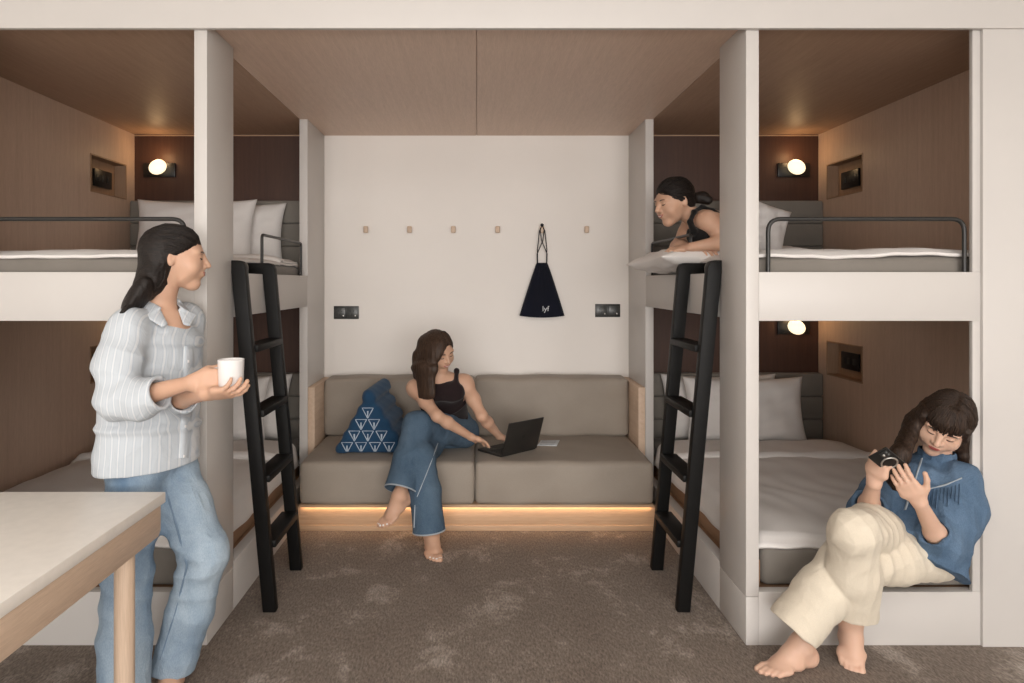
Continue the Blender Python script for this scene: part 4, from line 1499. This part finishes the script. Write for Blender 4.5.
# =================================================== woman on the sofa with a laptop
f = nrm((0.22, -0.97, 0))
Rt = np.array([-0.97, -0.22, 0])
HB = Frame(at(438, 351, 3.84), (0.62, -0.68, -0.36), (-0.16, -0.1, 1), 0.98)
pel, wai, rib, chs, nck = at(449, 430, 4.15), at(448, 416, 4.08), at(444, 402, 3.98), at(440, 388, 3.91), at(438, 374.5, 3.87)
shR, shL = at(415, 388, 3.87), at(465, 383, 3.90)
elR, wrR = at(437, 416, 3.68), at(471, 437, 3.79)
elL, wrL = at(482, 416, 3.79), at(499, 436, 3.95)
hpR, hpL = at(434, 433, 4.13), at(464, 432, 4.13)
knR, knL = np.array([-0.31, 3.66, 0.455]), np.array([-0.325, 3.75, 0.60])
anR, anL = np.array([-0.235, 3.53, 0.073]), np.array([-0.405, 3.54, 0.275])
B = Field(0.004)
torso(B, pel, wai, rib, chs, nck, Rt, Rt, 0.93)
head(B, HB, nck)
for s_, e_, w_ in ((shR, elR, wrR), (shL, elL, wrL)):
    B.cone(nck - np.array([0, 0, 0.035]), s_, 0.042, 0.040, 0.04)
    arm(B, s_, e_, w_, 0.86)
hand(B, wrR, (0.72, 0.52, -0.36), (0.3, 0.2, -0.93), 1, 0.95, (0.12, 0.10, 0.12, 0.15), (0.30, 0.30, 0.32, 0.35), (0.2, 0.2, 0.2, 0.2), 0.10,
     ((0.8, 0.6, 0.1), (0.4, 0.85, 0.25), (0.2, 0.95, 0.25)))
hand(B, wrL, (0.62, 0.60, -0.40), (0.2, 0.25, -0.93), -1, 0.95, (0.12, 0.10, 0.12, 0.15), (0.35, 0.35, 0.35, 0.35), (0.2, 0.2, 0.2, 0.2), 0.10)
leg(B, hpR, knR, anR, 0.95)
leg(B, hpL, knL, anL, 0.95)
tips = foot(B, anR, (0.16, -0.98, 0.0), (0, 0, 1), -1, 0.95)
tips += foot(B, anL, (-0.62, -0.55, -0.50), (-0.30, -0.40, 0.85), 1, 0.95)
pB = person(B, 'woman in a dark tank top and jeans typing cross-legged on the sofa')
pB.data.materials.append(M['skin'])
face_marks('b', B, HB, pB, M['lips'])
toenails(tips, pB)
G = Field(0.004)
ax = (HB.L, HB.F, HB.U)
c = HB.sc
G.ell(HB.p(0, -0.014, 0.036), ax, (0.079 * c, 0.099 * c, 0.088 * c), 0.01)
G.cut2(HB.p(0, 0.086, 0.072), HB.d(0, 0.60, -0.80), HB.p(0, 0.025, 0.02), HB.d(0, 0.95, -0.3), 0.30, 0.018)
G.etube([HB.p(-0.035, 0.055, 0.090), HB.p(-0.064, 0.050, 0.030), at(430, 368, 3.745), at(430, 397, 3.72)], HB.F,
        [0.020, 0.028, 0.034, 0.026], [0.012, 0.015, 0.018, 0.009], 0.05)
G.etube([HB.p(-0.058, -0.005, 0.060), at(420, 366, 3.79), at(424, 395, 3.745)], HB.F, [0.046, 0.046, 0.032], [0.022, 0.024, 0.012], 0.05)
G.etube([HB.p(-0.02, -0.07, 0.03), HB.p(-0.035, -0.075, -0.06), at(421, 378, 3.86)], HB.L, [0.058, 0.060, 0.040], [0.045, 0.032, 0.02], 0.04)
G.etube([HB.p(0.060, -0.01, 0.05), HB.p(0.070, -0.015, 0.0), HB.p(0.066, -0.04, -0.06)], HB.F, [0.04, 0.036, 0.02], [0.014, 0.014, 0.012], 0.03)
hB = link('hair', G.mesh('hair', strands(0.0006, (300, 120, 6), (360, -160, 10), 4)), M['hair_brown'], pB)
wisps('hair_wisps', HB, (0, -0.014, 0.036), (0.079, 0.099, 0.088), [(0.004, 0.078, 0.085), (0.004, 0.04, 0.115), (0.004, 0.0, 0.122)],
      [(-0.060, 0.055, 0.005), (-0.078, 0.0, -0.005), (-0.07, -0.05, 0.0)], 120, M['hair_brown'], hB, 0.0018, 0.004, 0.006, 2)
wisps('hair_wisps', HB, (0, -0.014, 0.036), (0.079, 0.099, 0.088), [(0.008, 0.078, 0.085), (0.008, 0.04, 0.115), (0.008, 0.0, 0.122)],
      [(0.066, 0.035, 0.030), (0.078, 0.0, 0.005), (0.07, -0.05, 0.0)], 90, M['hair_brown'], hB, 0.0018, 0.004, 0.006, 3)
T = Field(0.004)
T.etube([at(448, 424, 4.12), wai, rib, chs, at(439, 379, 3.88)], Rt, [0.146, 0.124, 0.130, 0.122, 0.074], [0.104, 0.094, 0.100, 0.092, 0.064], 0.04, endr=0.02)
for s, (px, py, Y) in ((-1, (427, 392, 3.81)), (1, (455, 392, 3.82))):
    T.ell(at(px, py, Y), (Rt, f, (0, 0, 1)), (0.055, 0.034, 0.050), 0.08)
for e_ in (at(426, 377, 3.87), at(456.5, 373, 3.88)):
    T.tube([e_ + np.array([0, 0.045, -0.05]), e_ + np.array([0, 0.005, 0.012]), e_ + np.array([0.0, -0.062, -0.045])], [0.013, 0.012, 0.015], 0.02)
T.ell(nck + f * 0.050 + np.array([0.0, 0, 0.030]), (Rt, f, (0, 0, 1)), (0.060, 0.085, 0.050), 0.020, 1)
link('tank_top', T.mesh('tank_top', folds(0.0016, 9, ((6, 4, 40), (-20, 6, 30)), (1, 0.7))), M['top_black'], pB)
J = Field(0.0042)
J.etube([at(449, 421, 4.11), at(449, 433, 4.14)], Rt, [0.138, 0.160], [0.100, 0.115], 0.05)
hemR = np.array([-0.245, 3.545, 0.090])
hR_ = trouser_leg(J, [hpR, (hpR + knR) / 2, knR, np.array([-0.275, 3.60, 0.28]), np.array([-0.240, 3.53, 0.02])], [0.094, 0.092, 0.083, 0.083, 0.088], hemR, (0.1, -0.1, -1), (0.079, 0.070))
hd = nrm(anL - knL)
hL_ = trouser_leg(J, [hpL, (hpL + knL) / 2 + np.array([0, 0, 0.01]), knL, (knL * 0.5 + anL * 0.5), anL + hd * 0.06], [0.096, 0.094, 0.083, 0.084, 0.092], anL - hd * 0.030, hd, (0.082, 0.070))


def jm2(V):
    return 0.45 + 0.9 * np.exp(-((V - at(450, 435, 3.9)) ** 2).sum(1) / 0.02) + 0.6 * np.exp(-((V - knL) ** 2).sum(1) / 0.02)


jB = link('jeans', J.mesh('jeans', folds(0.0036, 12, ((10, 6, 30), (-18, 5, 18), (20, 10, 14), (-30, 12, 26)), (1, 0.8, 0.7, 0.35), mask=jm2)), M['jeans_mid'], pB)
strip_on('seam', J, [at(438, 443, 3.3), at(432, 460, 3.3), at(424, 480, 3.3), at(417, 497, 3.3)], (0, 1, 0), np.array([0.004, 0, 0.001]), M['stitch'], jB, 0.004, 50, nv=3)
strip_on('seam', J, [at(415, 505, 3.3), at(414.5, 515, 3.3), at(414, 528, 3.3)], (0, 1, 0), np.array([0.0035, 0, 0]), M['stitch'], jB, 0.004, 30, nv=3)
for h_ in (hR_, hL_):
    ring_band('hem_edge', h_[0] - h_[1] * 0.004, h_[1], h_[2] - 0.001, 0.004, M['stitch'], jB)
# toenails
# laptop
M['laptop'] = plain('space_grey_metal', (0.022, 0.020, 0.0185), 0.38, 0.05, 8)
M['keys'] = plain('black_keys', (0.008, 0.008, 0.008), 0.5)
M['screen'] = emit('laptop_screen', (0.30, 0.33, 0.36), 0.35)
A0 = np.array([0.140, 3.86, 0.396])
e = nrm((0.755, 0.656, 0))
g = nrm((-0.656, 0.755, 0))
LW, LD = 0.285, 0.205
lap = thing('laptop', A0 + e * LW / 2 + g * LD / 2, 'dark grey laptop open on the sofa under the hands of the seated woman', 'laptop')


def slab(name, o, a, b, n, la, lb, th, mat, parent, bev=0.004):
    bm = bmesh.new()
    add_box(bm, (0, 0, 0), (la, lb, th), bev, 2)
    Mx = Matrix(((a[0], b[0], n[0], o[0]), (a[1], b[1], n[1], o[1]), (a[2], b[2], n[2], o[2]), (0, 0, 0, 1)))
    bm.transform(Mx)
    return bm_obj(name, bm, mat, parent, True, 0.7)


zz = np.array([0, 0, 1.0])
base = slab('base', A0, e, g, zz, LW, LD, 0.014, M['laptop'], lap)
tl = nrm(zz * 0.955 - g * 0.30)
nn = np.cross(e, tl)
lid = slab('screen_lid', A0 + zz * 0.012 - g * 0.002, e, tl, nn, LW, 0.203, 0.007, M['laptop'], lap, 0.003)
face_o = A0 + zz * 0.012 - g * 0.002 - nn * 0.0006 if nn @ g < 0 else A0 + zz * 0.012 - g * 0.002 + nn * 0.0070
slab('display', face_o + e * 0.008 + tl * 0.012, e, tl, nn, LW - 0.016, 0.183, 0.0006, M['screen'], lid, 0)
lc = face_o + e * LW / 2 + tl * 0.10
back_o = A0 + zz * 0.012 - g * 0.002 + (nn * 0.007 if nn @ g < 0 else nn * -0.0006)
bm = bmesh.new()
bmesh.ops.create_circle(bm, cap_ends=True, radius=0.012, segments=20)
bm.transform(Matrix(((e[0], tl[0], nn[0], 0), (e[1], tl[1], nn[1], 0), (e[2], tl[2], nn[2], 0), (0, 0, 0, 1))))
ctr = back_o + e * LW / 2 + tl * 0.10 + nn * (0.0004 if nn @ g < 0 else -0.0004)
bmesh.ops.translate(bm, verts=bm.verts, vec=ctr)
bm_obj('emblem', bm, M['black'], lid)
for r in range(5):
    for k in range(13):
        slab('key', A0 + e * (0.014 + k * 0.0199) + g * (0.022 + r * 0.0195) + zz * 0.0141, e, g, zz, 0.0165, 0.016, 0.0012, M['keys'], base, 0)
slab('touchpad', A0 + e * 0.085 + g * 0.128 + zz * 0.0141, e, g, zz, 0.11, 0.068, 0.0006, M['keys'], base, 0)
# brochure
M['paper'] = plain('printed_paper', (0.62, 0.66, 0.70), 0.6, 0.08, 40)
M['paper_ink'] = plain('grey_print', (0.34, 0.38, 0.42), 0.7)
bo = at(537, 446, 4.11)
bo[2] = 0.3995
br = slab('brochure', bo, nrm((1, 0.02, 0)), nrm((0.25, 1, 0)), zz, 0.12, 0.15, 0.004, M['paper'], None, 0.001)
tag(br, 'pale folded brochure lying on the sofa behind the laptop', 'brochure')
for k in range(3):
    slab('printed_line', bo + np.array([0.012 + 0.25 * (0.03 + 0.04 * k), 0.03 + 0.04 * k, 0.0041]), nrm((1, 0.02, 0)), nrm((0.25, 1, 0)), zz, 0.09, 0.012, 0.0003, M['paper_ink'], br, 0)
# =================================================== woman leaning out of the upper right bunk
dY = 0.20
HC = Frame(at(674, 202, 3.48), (-0.92, -0.28, -0.26), (-0.10, -0.05, 1), 1.0)
nck, chs, rib, wai, pel = at(699, 221, 3.50), at(708, 226, 3.52), at(720, 232, 3.57), at(728, 237, 3.66), at(731, 238, 3.80)
Yv = np.array([0.15, 0.98, 0])
shL, shR = at(707, 221, 3.37), at(696, 221, 3.64)
elL, wrL = at(731, 241, 3.30), at(692, 247, 3.33)
elR, wrR = at(677, 247, 3.56), at(692, 248, 3.42)
hpL, hpR = at(725, 240, 3.80), at(737, 240, 3.86)
B = Field(0.004)
B.etube([pel, wai, rib, chs, nck], Yv, [0.14, 0.11, 0.125, 0.14, 0.055], [0.095, 0.080, 0.088, 0.082, 0.050], 0.04)
head(B, HC, nck)
for s_, e_, w_ in ((shL, elL, wrL), (shR, elR, wrR)):
    B.cone(nck + np.array([0.03, 0, 0.0]), s_, 0.045, 0.044, 0.05)
    arm(B, s_, e_, w_, 0.97)
hand(B, wrL, (-0.95, 0.15, -0.12), (0.05, 0.25, -0.95), -1, 0.95, (0.15, 0.15, 0.2, 0.25), (0.4, 0.4, 0.4, 0.4))
hand(B, wrR, (0.55, -0.80, -0.1), (0.1, 0.1, -0.95), 1, 0.95, (0.15, 0.15, 0.2, 0.25), (0.4, 0.4, 0.4, 0.4))
kL, kR = at(728, 238, 4.10), at(740, 238, 4.14)
kL, kR = vz(kL, 1.60), vz(kR, 1.60)
aL, aR = vz(at(728, 240, 4.40), 1.60), vz(at(738, 240, 4.42), 1.60)
leg(B, hpL, kL, aL, 0.95)
leg(B, hpR, kR, aR, 0.95)
pC = person(B, 'woman in a black halter top leaning out of the upper right bunk')
pC.data.materials.append(M['skin'])
face_marks('c', B, HC, pC, M['lips'])
G = Field(0.004)
ax = (HC.L, HC.F, HC.U)
c = HC.sc
G.ell(HC.p(0, -0.016, 0.036), ax, (0.079 * c, 0.099 * c, 0.088 * c), 0.01)
G.cut2(HC.p(0, 0.088, 0.062), HC.d(0, 0.66, -0.75), HC.p(0, 0.010, 0.0), HC.d(0, 0.92, -0.40), 0.30, 0.018)
G.ell(HC.p(0, -0.07, -0.02), ax, (0.055 * c, 0.04 * c, 0.05 * c), 0.03)
G.ball(at(703, 197, 3.50), 0.030, 0.012)
G.ball(at(708, 200, 3.49), 0.024, 0.012)
G.cone(HC.p(0, -0.09, 0.0), at(703, 198, 3.50), 0.03, 0.025, 0.02)
hC = link('hair', G.mesh('hair', strands(0.0006, (60, 60, 260), (180, 90, 330), 6)), M['hair_black_b'], pC)
wisps('hair_wisps', HC, CAPC, (0.079, 0.099, 0.088), [(-0.074, 0.006, -0.012), (-0.072, 0.024, 0.008), (-0.060, 0.050, 0.032), (-0.036, 0.070, 0.056), (0, 0.080, 0.066), (0.036, 0.070, 0.056), (0.060, 0.050, 0.032), (0.072, 0.024, 0.008), (0.074, 0.006, -0.012)],
      [(-0.03, -0.105, 0.0), (0, -0.108, 0.03), (0.03, -0.105, 0.0)], 260, M['hair_black_b'], hC, 0.0016, 0.004, 0.007, 4)
T = Field(0.004)
T.etube([pel, wai, rib, chs + np.array([0.015, 0, -0.012])], Yv, [0.14, 0.116, 0.130, 0.134], [0.098, 0.086, 0.094, 0.086], 0.04)
T.ell(at(700, 237, 3.40), (Yv, (1, 0, 0), (0, 0, 1)), (0.06, 0.055, 0.055), 0.04)
T.ell(at(698, 236, 3.52), (Yv, (1, 0, 0), (0, 0, 1)), (0.06, 0.055, 0.055), 0.04)
T.tube([at(694, 232, 3.36), at(690, 222, 3.38), at(694, 212, 3.42), at(702, 207, 3.46), at(712, 211, 3.45), at(724, 217, 3.45)], [0.020, 0.012, 0.011, 0.011, 0.012, 0.016], 0.015)
link('halter_top', T.mesh('halter_top'), M['black_cloth'], pC)
J = Field(0.005)
J.etube([wai * 0.3 + pel * 0.7, pel], Yv, [0.14, 0.14], [0.100, 0.100], 0.03)
J.tube([hpL, kL, aL], [0.094, 0.075, 0.06], 0.04)
J.tube([hpR, kR, aR], [0.094, 0.075, 0.06], 0.04)
link('trousers', J.mesh('trousers'), M['black_cloth'], pC)
pillow((1.10, 3.56, 1.510), 0.54, 0.46, 0.11, (-PI / 2, 0.05, 0.10 + PI / 2), 'white pillow hanging over the upper right bed rail under the leaning woman', 31)

# =================================================== woman on the lower right bed with a phone
f = nrm((-0.74, -0.67, 0))
Lf = np.array([0.67, -0.74, 0])
HD = Frame(at(944, 424, 2.60), (-0.62, -0.64, -0.44), (0.30, -0.26, 1), 1.0)
pel, wai, rib, chs, nck = at(908, 546, 2.58), at(914, 522, 2.63), at(921, 499, 2.67), at(929, 477, 2.69), at(936, 459, 2.69)
shL, shR = at(961, 481, 2.60), at(894, 474, 2.79)
elL, wrL = at(941, 545, 2.47), at(920, 503, 2.375)
elR, wrR = at(867, 512, 2.58), at(874, 484, 2.44)
hpL, hpR = np.array([1.735, 2.560, 0.370]), np.array([1.610, 2.640, 0.40])
knL, knR = np.array([1.350, 2.455, 0.385]), np.array([1.305, 2.335, 0.535])
anL, anR = np.array([1.180, 2.455, 0.078]), np.array([1.385, 2.500, 0.138])
B = Field(0.004)
torso(B, pel, wai, rib, chs, nck, Lf, Lf, 0.84)
head(B, HD, nck)
for s_, e_, w_ in ((shR, elR, wrR), (shL, elL, wrL)):
    B.cone(nck - np.array([0, 0, 0.045]), s_ - np.array([0, 0, 0.01]), 0.034, 0.036, 0.03)
    arm(B, s_ - np.array([0, 0, 0.01]), e_, w_, 0.93)
ph_c = at(889.5, 462.5, 2.395)
pa = nrm(at(873.5, 449, 2.37) - at(905, 475, 2.42))          # along the phone, to its top
pn = nrm(np.array((-0.50, -0.80, -0.10)))                    # out of the phone's back
pn = nrm(pn - pa * (pn @ pa))
pb = np.cross(pn, pa)
hand(B, wrL, nrm(ph_c + pn * 0.020 + pa * (-0.012) - wrL), -pn + np.array([0.1, 0, 0.2]), -1, 0.96, (0.10, 0.16, 0.22, 0.30), (0.30, 0.30, 0.30, 0.30), (0.25, 0.25, 0.25, 0.25), 0.07,
     ((0.85, 0.65, 0.0), (0.55, 0.85, 0.1), (0.3, 0.95, 0.1)))
hand(B, wrR, (0.12, -0.20, 0.92), (0.85, 0.30, 0.15), 1, 0.96, (0.75, 0.80, 0.85, 0.9), (0.7, 0.7, 0.7, 0.7), (0.4, 0.4, 0.4, 0.4), 0.05,
     ((0.6, 0.8, 0.2), (0.2, 0.9, 0.4), (0.1, 0.9, 0.5)))
leg(B, hpR, knR, anR)
leg(B, hpL, knL, anL)
foot(B, anL, (-0.95, -0.30, -0.03), (0, 0, 1), 1, 1.0)
foot(B, anR, (-0.25, -0.60, -0.55), (-0.2, -0.55, 0.80), -1, 0.98)
pD = person(B, 'woman in a denim blouse and cream trousers sitting with a phone')
pD.data.materials.append(M['skin_fair'])
face_marks('d', B, HD, pD, M['lips_red'], smile=False)
# hair with a fringe
G = Field(0.004)
ax = (HD.L, HD.F, HD.U)
c = HD.sc
G.ell(HD.p(0, -0.014, 0.036), ax, (0.085 * c, 0.104 * c, 0.093 * c), 0.01)
G.ell(HD.p(0.004, 0.105, -0.060), ax, (0.058 * c, 0.090 * c, 0.096 * c), 0.010, 1)
G.cut(HD.p(0, 0.03, -0.035), HD.d(0, 0.35, -0.93), 0.18, 0.012)
for s in (-1, 1):
    G.etube([HD.p(s * 0.070, 0.040, 0.045), HD.p(s * 0.078, 0.032, 0.0), HD.p(s * 0.080, 0.018, -0.03)], HD.F, [0.022, 0.016, 0.006], [0.014, 0.010, 0.004], 0.012)
G.etube([HD.p(-0.068, -0.01, 0.03), HD.p(-0.085, -0.01, -0.05), at(899, 456, 2.57), at(893, 474, 2.54), at(896, 488, 2.52)], HD.F,
        [0.050, 0.050, 0.045, 0.050, 0.022], [0.03, 0.03, 0.032, 0.030, 0.012], 0.03)
G.etube([HD.p(0.045, -0.065, 0.02), HD.p(0.058, -0.070, -0.06), at(967, 456, 2.66), at(970, 470, 2.65)], HD.F, [0.055, 0.052, 0.042, 0.014], [0.045, 0.036, 0.026, 0.010], 0.03)
G.ell(HD.p(0, -0.07, -0.03), ax, (0.070, 0.045, 0.07), 0.03)
hD = link('hair', G.mesh('hair', strands(0.0008, (260, -90, 20), (330, 190, 30), 7)), M['hair_dark'], pD)
wisps('hair_wisps', HD, (0, -0.014, 0.036), (0.085, 0.104, 0.093), [(-0.03, 0.030, 0.125), (0.0, 0.045, 0.126), (0.03, 0.030, 0.125)],
      [(-0.060, 0.066, 0.036), (-0.03, 0.088, 0.031), (0.0, 0.094, 0.029), (0.03, 0.088, 0.031), (0.060, 0.066, 0.036)], 130, M['hair_dark'], hD, 0.0020, 0.004, 0.005, 5)
wisps('hair_wisps', HD, (0, -0.014, 0.036), (0.085, 0.104, 0.093), [(0.0, 0.030, 0.128), (0.0, -0.03, 0.128), (0.0, -0.08, 0.10)],
      [(0.083, 0.01, -0.02), (0.083, -0.03, -0.04), (0.06, -0.08, -0.04)], 110, M['hair_dark'], hD, 0.0018, 0.004, 0.006, 6)
wisps('hair_wisps', HD, (0, -0.014, 0.036), (0.085, 0.104, 0.093), [(0.0, 0.030, 0.128), (0.0, -0.03, 0.128), (0.0, -0.08, 0.10)],
      [(-0.083, 0.01, -0.02), (-0.083, -0.03, -0.04), (-0.06, -0.08, -0.04)], 110, M['hair_dark'], hD, 0.0018, 0.004, 0.006, 7)
# blouse
S = Field(0.0042)
g_ = Field(S.h)
g_.etube([nck + np.array([0.0, 0, -0.012]), chs, rib, wai, at(910, 548, 2.57), at(914, 580, 2.56)], Lf,
         [0.078, 0.152, 0.160, 0.165, 0.176, 0.185], [0.066, 0.106, 0.118, 0.124, 0.132, 0.138], 0.04, endr=0.03)
for s_ in (shR, shL):
    g_.cone(nck - np.array([0, 0, 0.040]), s_, 0.050, 0.062, 0.03)
g_.cut(at(908, 553, 2.50), nrm((-0.46, -0.26, -0.85)), 0.34)
g_.tube([nck + np.array([0, 0, 0.06]), nck + np.array([-0.005, -0.005, 0.02])], [0.050, 0.046], 0.008, 1)
S.group(g_, 0.01)
S.tube([shL, at(963, 510, 2.57), at(955, 538, 2.51)], [0.064, 0.078, 0.066], 0.03)
sleeve(S, [shL, (shL + elL) / 2, elL, elL + (wrL - elL) * 0.5], [0.064, 0.074, 0.072, 0.054], elL + (wrL - elL) * 0.34, wrL - elL, (0.047, 0.038), 0.03)
sleeve(S, [shR, (shR + elR) / 2, elR, elR + (wrR - elR) * 0.45], [0.064, 0.070, 0.068, 0.056], elR + (wrR - elR) * 0.30, wrR - elR, (0.049, 0.040), 0.03)


def bm_(V):
    return 0.6 + 0.8 * np.exp(-((V - at(945, 545, 2.5)) ** 2).sum(1) / 0.02) + 0.5 * np.exp(-((V - at(900, 520, 2.5)) ** 2).sum(1) / 0.02)


sD = link('blouse', S.mesh('blouse', folds(0.0050, 15, ((30, -20, 5), (46, -28, -8), (16, -10, 18), (9, -14, 34)), (1, 0.6, 0.7, 0.4), mask=bm_)), M['denim_blue'], pD)
col = Field(0.003)
cf = Frame(nck + np.array([0.0, -0.002, 0.004]), f, (0.14, 0.0, 1))
ring = [cf.p(0.061 * math.cos(t), 0.059 * math.sin(t), 0.016) for t in np.linspace(0, 2 * PI, 13)]
col.etube(ring, [cf.U] * 13, [0.018] * 13, [0.006] * 13, 0.004)
link('collar', col.mesh('collar'), M['denim_blue'], sD)
strip_on('placket', S, [at(922, 458, 2.3), at(915, 480, 2.3), at(905, 510, 2.3)], (0.3, 1, 0), np.array([0.005, 0, 0.001]), M['stitch'], sD, 0.008, 40, nv=3)
yk = [at(905, 486, 2.3), at(925, 490, 2.3), at(945, 485, 2.3), at(962, 478, 2.3)]
strip_on('yoke_seam', S, yk, (0.3, 1, 0), np.array([0, 0, 0.0035]), M['stitch'], sD, 0.008, 50, nv=3)
for i in range(15):
    t = i / 14
    x = 908 + 52 * t
    y = 486 + 5 * math.sin(t * 2.4) - 6 * t
    strip_on('gather', S, [at(x, y + 1, 2.3), at(x - 2.5 + 1.5 * t, y + 13 + 4 * (i % 3), 2.3)], (0.3, 1, 0), np.array([0.0028, 0, 0]), M['denim_blue'], sD, 0.0075, 10, nv=3)
# trousers
J = Field(0.0042)
J.etube([at(912, 530, 2.61), pel], Lf, [0.145, 0.160], [0.108, 0.118], 0.05)
hemL = np.array([1.140, 2.435, 0.148])
hemR = anR + np.array([-0.012, -0.025, 0.062])
dL, dR = nrm(hemL - knL), nrm(hemR - knR)
trouser_leg(J, [hpL, (hpL + knL) / 2, knL, (knL + hemL) / 2, hemL + dL * 0.06], [0.100, 0.096, 0.088, 0.090, 0.096], hemL, dL + np.array([0.05, 0, 0]), (0.084, 0.072), 0.006)
trouser_leg(J, [hpR, (hpR + knR) / 2 + np.array([0, 0, 0.02]), knR, (knR + hemR) / 2, hemR + dR * 0.06], [0.098, 0.090, 0.076, 0.088, 0.096], hemR, dR + np.array([-0.25, -0.2, 0]), (0.080, 0.068), 0.006)


def jm3(V):
    return 0.5 + 0.8 * np.exp(-((V - at(875, 560, 2.4)) ** 2).sum(1) / 0.015) + 0.3 * np.exp(-((V - knR) ** 2).sum(1) / 0.02)


jD = link('trousers', J.mesh('trousers', folds(0.0060, 17, ((22, 6, 8), (-14, 16, 12), (62, 20, 14), (-20, 12, 26)), (0.9, 0.7, 0.75, 0.4), mask=jm3)), M['cream'], pD)
# phone
ph = thing('phone', ph_c, 'black phone with a round grip ring held by the seated woman', 'phone')
slab('case', ph_c - pa * 0.072 - pb * 0.036 - pn * 0.005, pa, pb, np.cross(pa, pb), 0.144, 0.072, 0.009, M['black'], ph, 0.004)
nz = np.cross(pa, pb)
sgn = 1 if nz @ pn > 0 else -1
bk = ph_c + pn * (0.0045 if sgn > 0 else 0.0055)
bm = bmesh.new()
rp = [bk + pa * 0.004 + (pa * math.cos(t) + pb * math.sin(t)) * 0.026 + pn * 0.001 for t in np.linspace(0, 2 * PI, 29)[:-1]]
tube_bm(bm, rp, 0.0030, 8, False, True)
bm_obj('grip_ring', bm, M['silver'], ph, True)
cb = slab('camera_bump', bk + pa * 0.036 - pb * 0.030, pa, pb, pn if sgn > 0 else -pn, 0.030, 0.030, 0.002, M['socket'], ph, 0.0008)
for a_, b_ in ((0.044, -0.022), (0.058, -0.022), (0.051, -0.009)):
    bm = bmesh.new()
    bmesh.ops.create_uvsphere(bm, u_segments=10, v_segments=6, radius=0.0055)
    bmesh.ops.translate(bm, verts=bm.verts, vec=bk + pa * a_ + pb * b_ + pn * 0.0015)
    bm_obj('lens', bm, M['silver'] if b_ > -0.01 else M['socket_face'], cb, True)

# ================================================================== triangular cushion on the sofa
M['blue_cotton'] = fabric('indigo_cotton', (0.018, 0.060, 0.125), (0.013, 0.046, 0.098), 0.9, 500, 0.3)
M['blue_print'] = plain('pale_blue_embroidery', (0.40, 0.45, 0.52), 0.85, 0.15, 60)
tc = thing('triangular_cushion', (-0.72, 4.15, 0.39), 'blue triangular cushion with pale embroidered triangles on the sofa', 'cushion')
fy = 3.93
q0, q1, q2 = at(332, 456, fy), at(408, 456, fy), at(368, 391, fy)           # front triangle: left foot, right foot, top
q0[2] = q1[2] = 0.398
bk_v = np.array([0.020, 0.28, 0.0])                                          # the wedge runs back and to the right
q3 = at(384.5, 379, 4.22)                                                    # rear end of the top ridge
TF = Field(0.004)
ctr_ = (q0 + q1 + q2) / 3 + bk_v / 2


def plane3(a, b, c_):
    n = np.cross(b - a, c_ - a)
    n = nrm(n)
    return (a, n if n @ (a - ctr_) > 0 else -n)


TF.planes([plane3(q0, q2, q3), plane3(q1, q2, q3), plane3(q0, q1, q2), plane3(q0 + bk_v, q1 + bk_v, q3), (q0, (0, 0, -1))],
          np.minimum(np.minimum(q0, q1), q2) - 0.02, np.maximum(q3, q1 + bk_v) + 0.02, 0.035)
rows = 5
for i in range(rows):
    for a_, sg_ in ((q0, -1), (q1, 1)):
        t0 = (i + 0.5) / rows
        p0 = a_ + (q2 - a_) * t0
        p1 = (a_ + bk_v) + (q3 - a_ - bk_v) * t0
        ins_ = np.array([-sg_ * (0.022 if sg_ > 0 else 0.032), 0, -0.012])
        TF.cone(p0 + ins_ + np.array([0, 0.03, 0]), p1 + ins_ - np.array([0, 0.03, 0]), 0.036, 0.036, 0.012)
for i in range(1, rows):
    a_, sg_ = q1, 1
    p0 = a_ + (q2 - a_) * i / rows
    p1 = (a_ + bk_v) + (q3 - a_ - bk_v) * i / rows
    TF.cone(p0 + np.array([0.014, 0.0, 0.008]), p1 + np.array([0.014, 0, 0.008]), 0.017, 0.017, 0.014, 1)
TF.cone(q2 + np.array([0.0, 0.03, -0.03]), q3 + np.array([0, -0.02, -0.03]), 0.036, 0.036, 0.02)
TF.cut(np.array([-0.7, 4.1, 0.4]), (0, 0, -1), 0.7, 0.006)
link('padded_body', TF.mesh('padded_body', folds(0.0010, 21, ((30, 20, 60),), (1,))), M['blue_cotton'], tc)
for y_top, xs in ((442.5, (347, 361, 375, 389)), (431, (354.3, 367.8, 381.5)), (419.5, (361, 374)), (408, (367.7,))):
    for xc in xs:
        tri = None
        for (x0, y0), (x1, y1) in (((-5.6, 0), (5.6, 0)), ((-5.6, 0), (0, 10.3)), ((5.6, 0), (0, 10.3))):
            strip_on('embroidered_triangle', TF, [at(xc + x0, y_top + y0, 3.7), at(xc + x1, y_top + y1, 3.7)], (0, 1, 0),
                     np.array([0.0, 0, 0.0035]) if y0 == y1 else np.array([0.0058, 0, 0.0]), M['blue_print'], tc, 0.003, 10, nv=3)
        strip_on('embroidered_triangle', TF, [at(xc, y_top + 3.0, 3.7), at(xc, y_top + 8.6, 3.7)], (0, 1, 0), np.array([0.010, 0, 0]), M['blue_print'], tc, 0.0022, 6, nv=3)
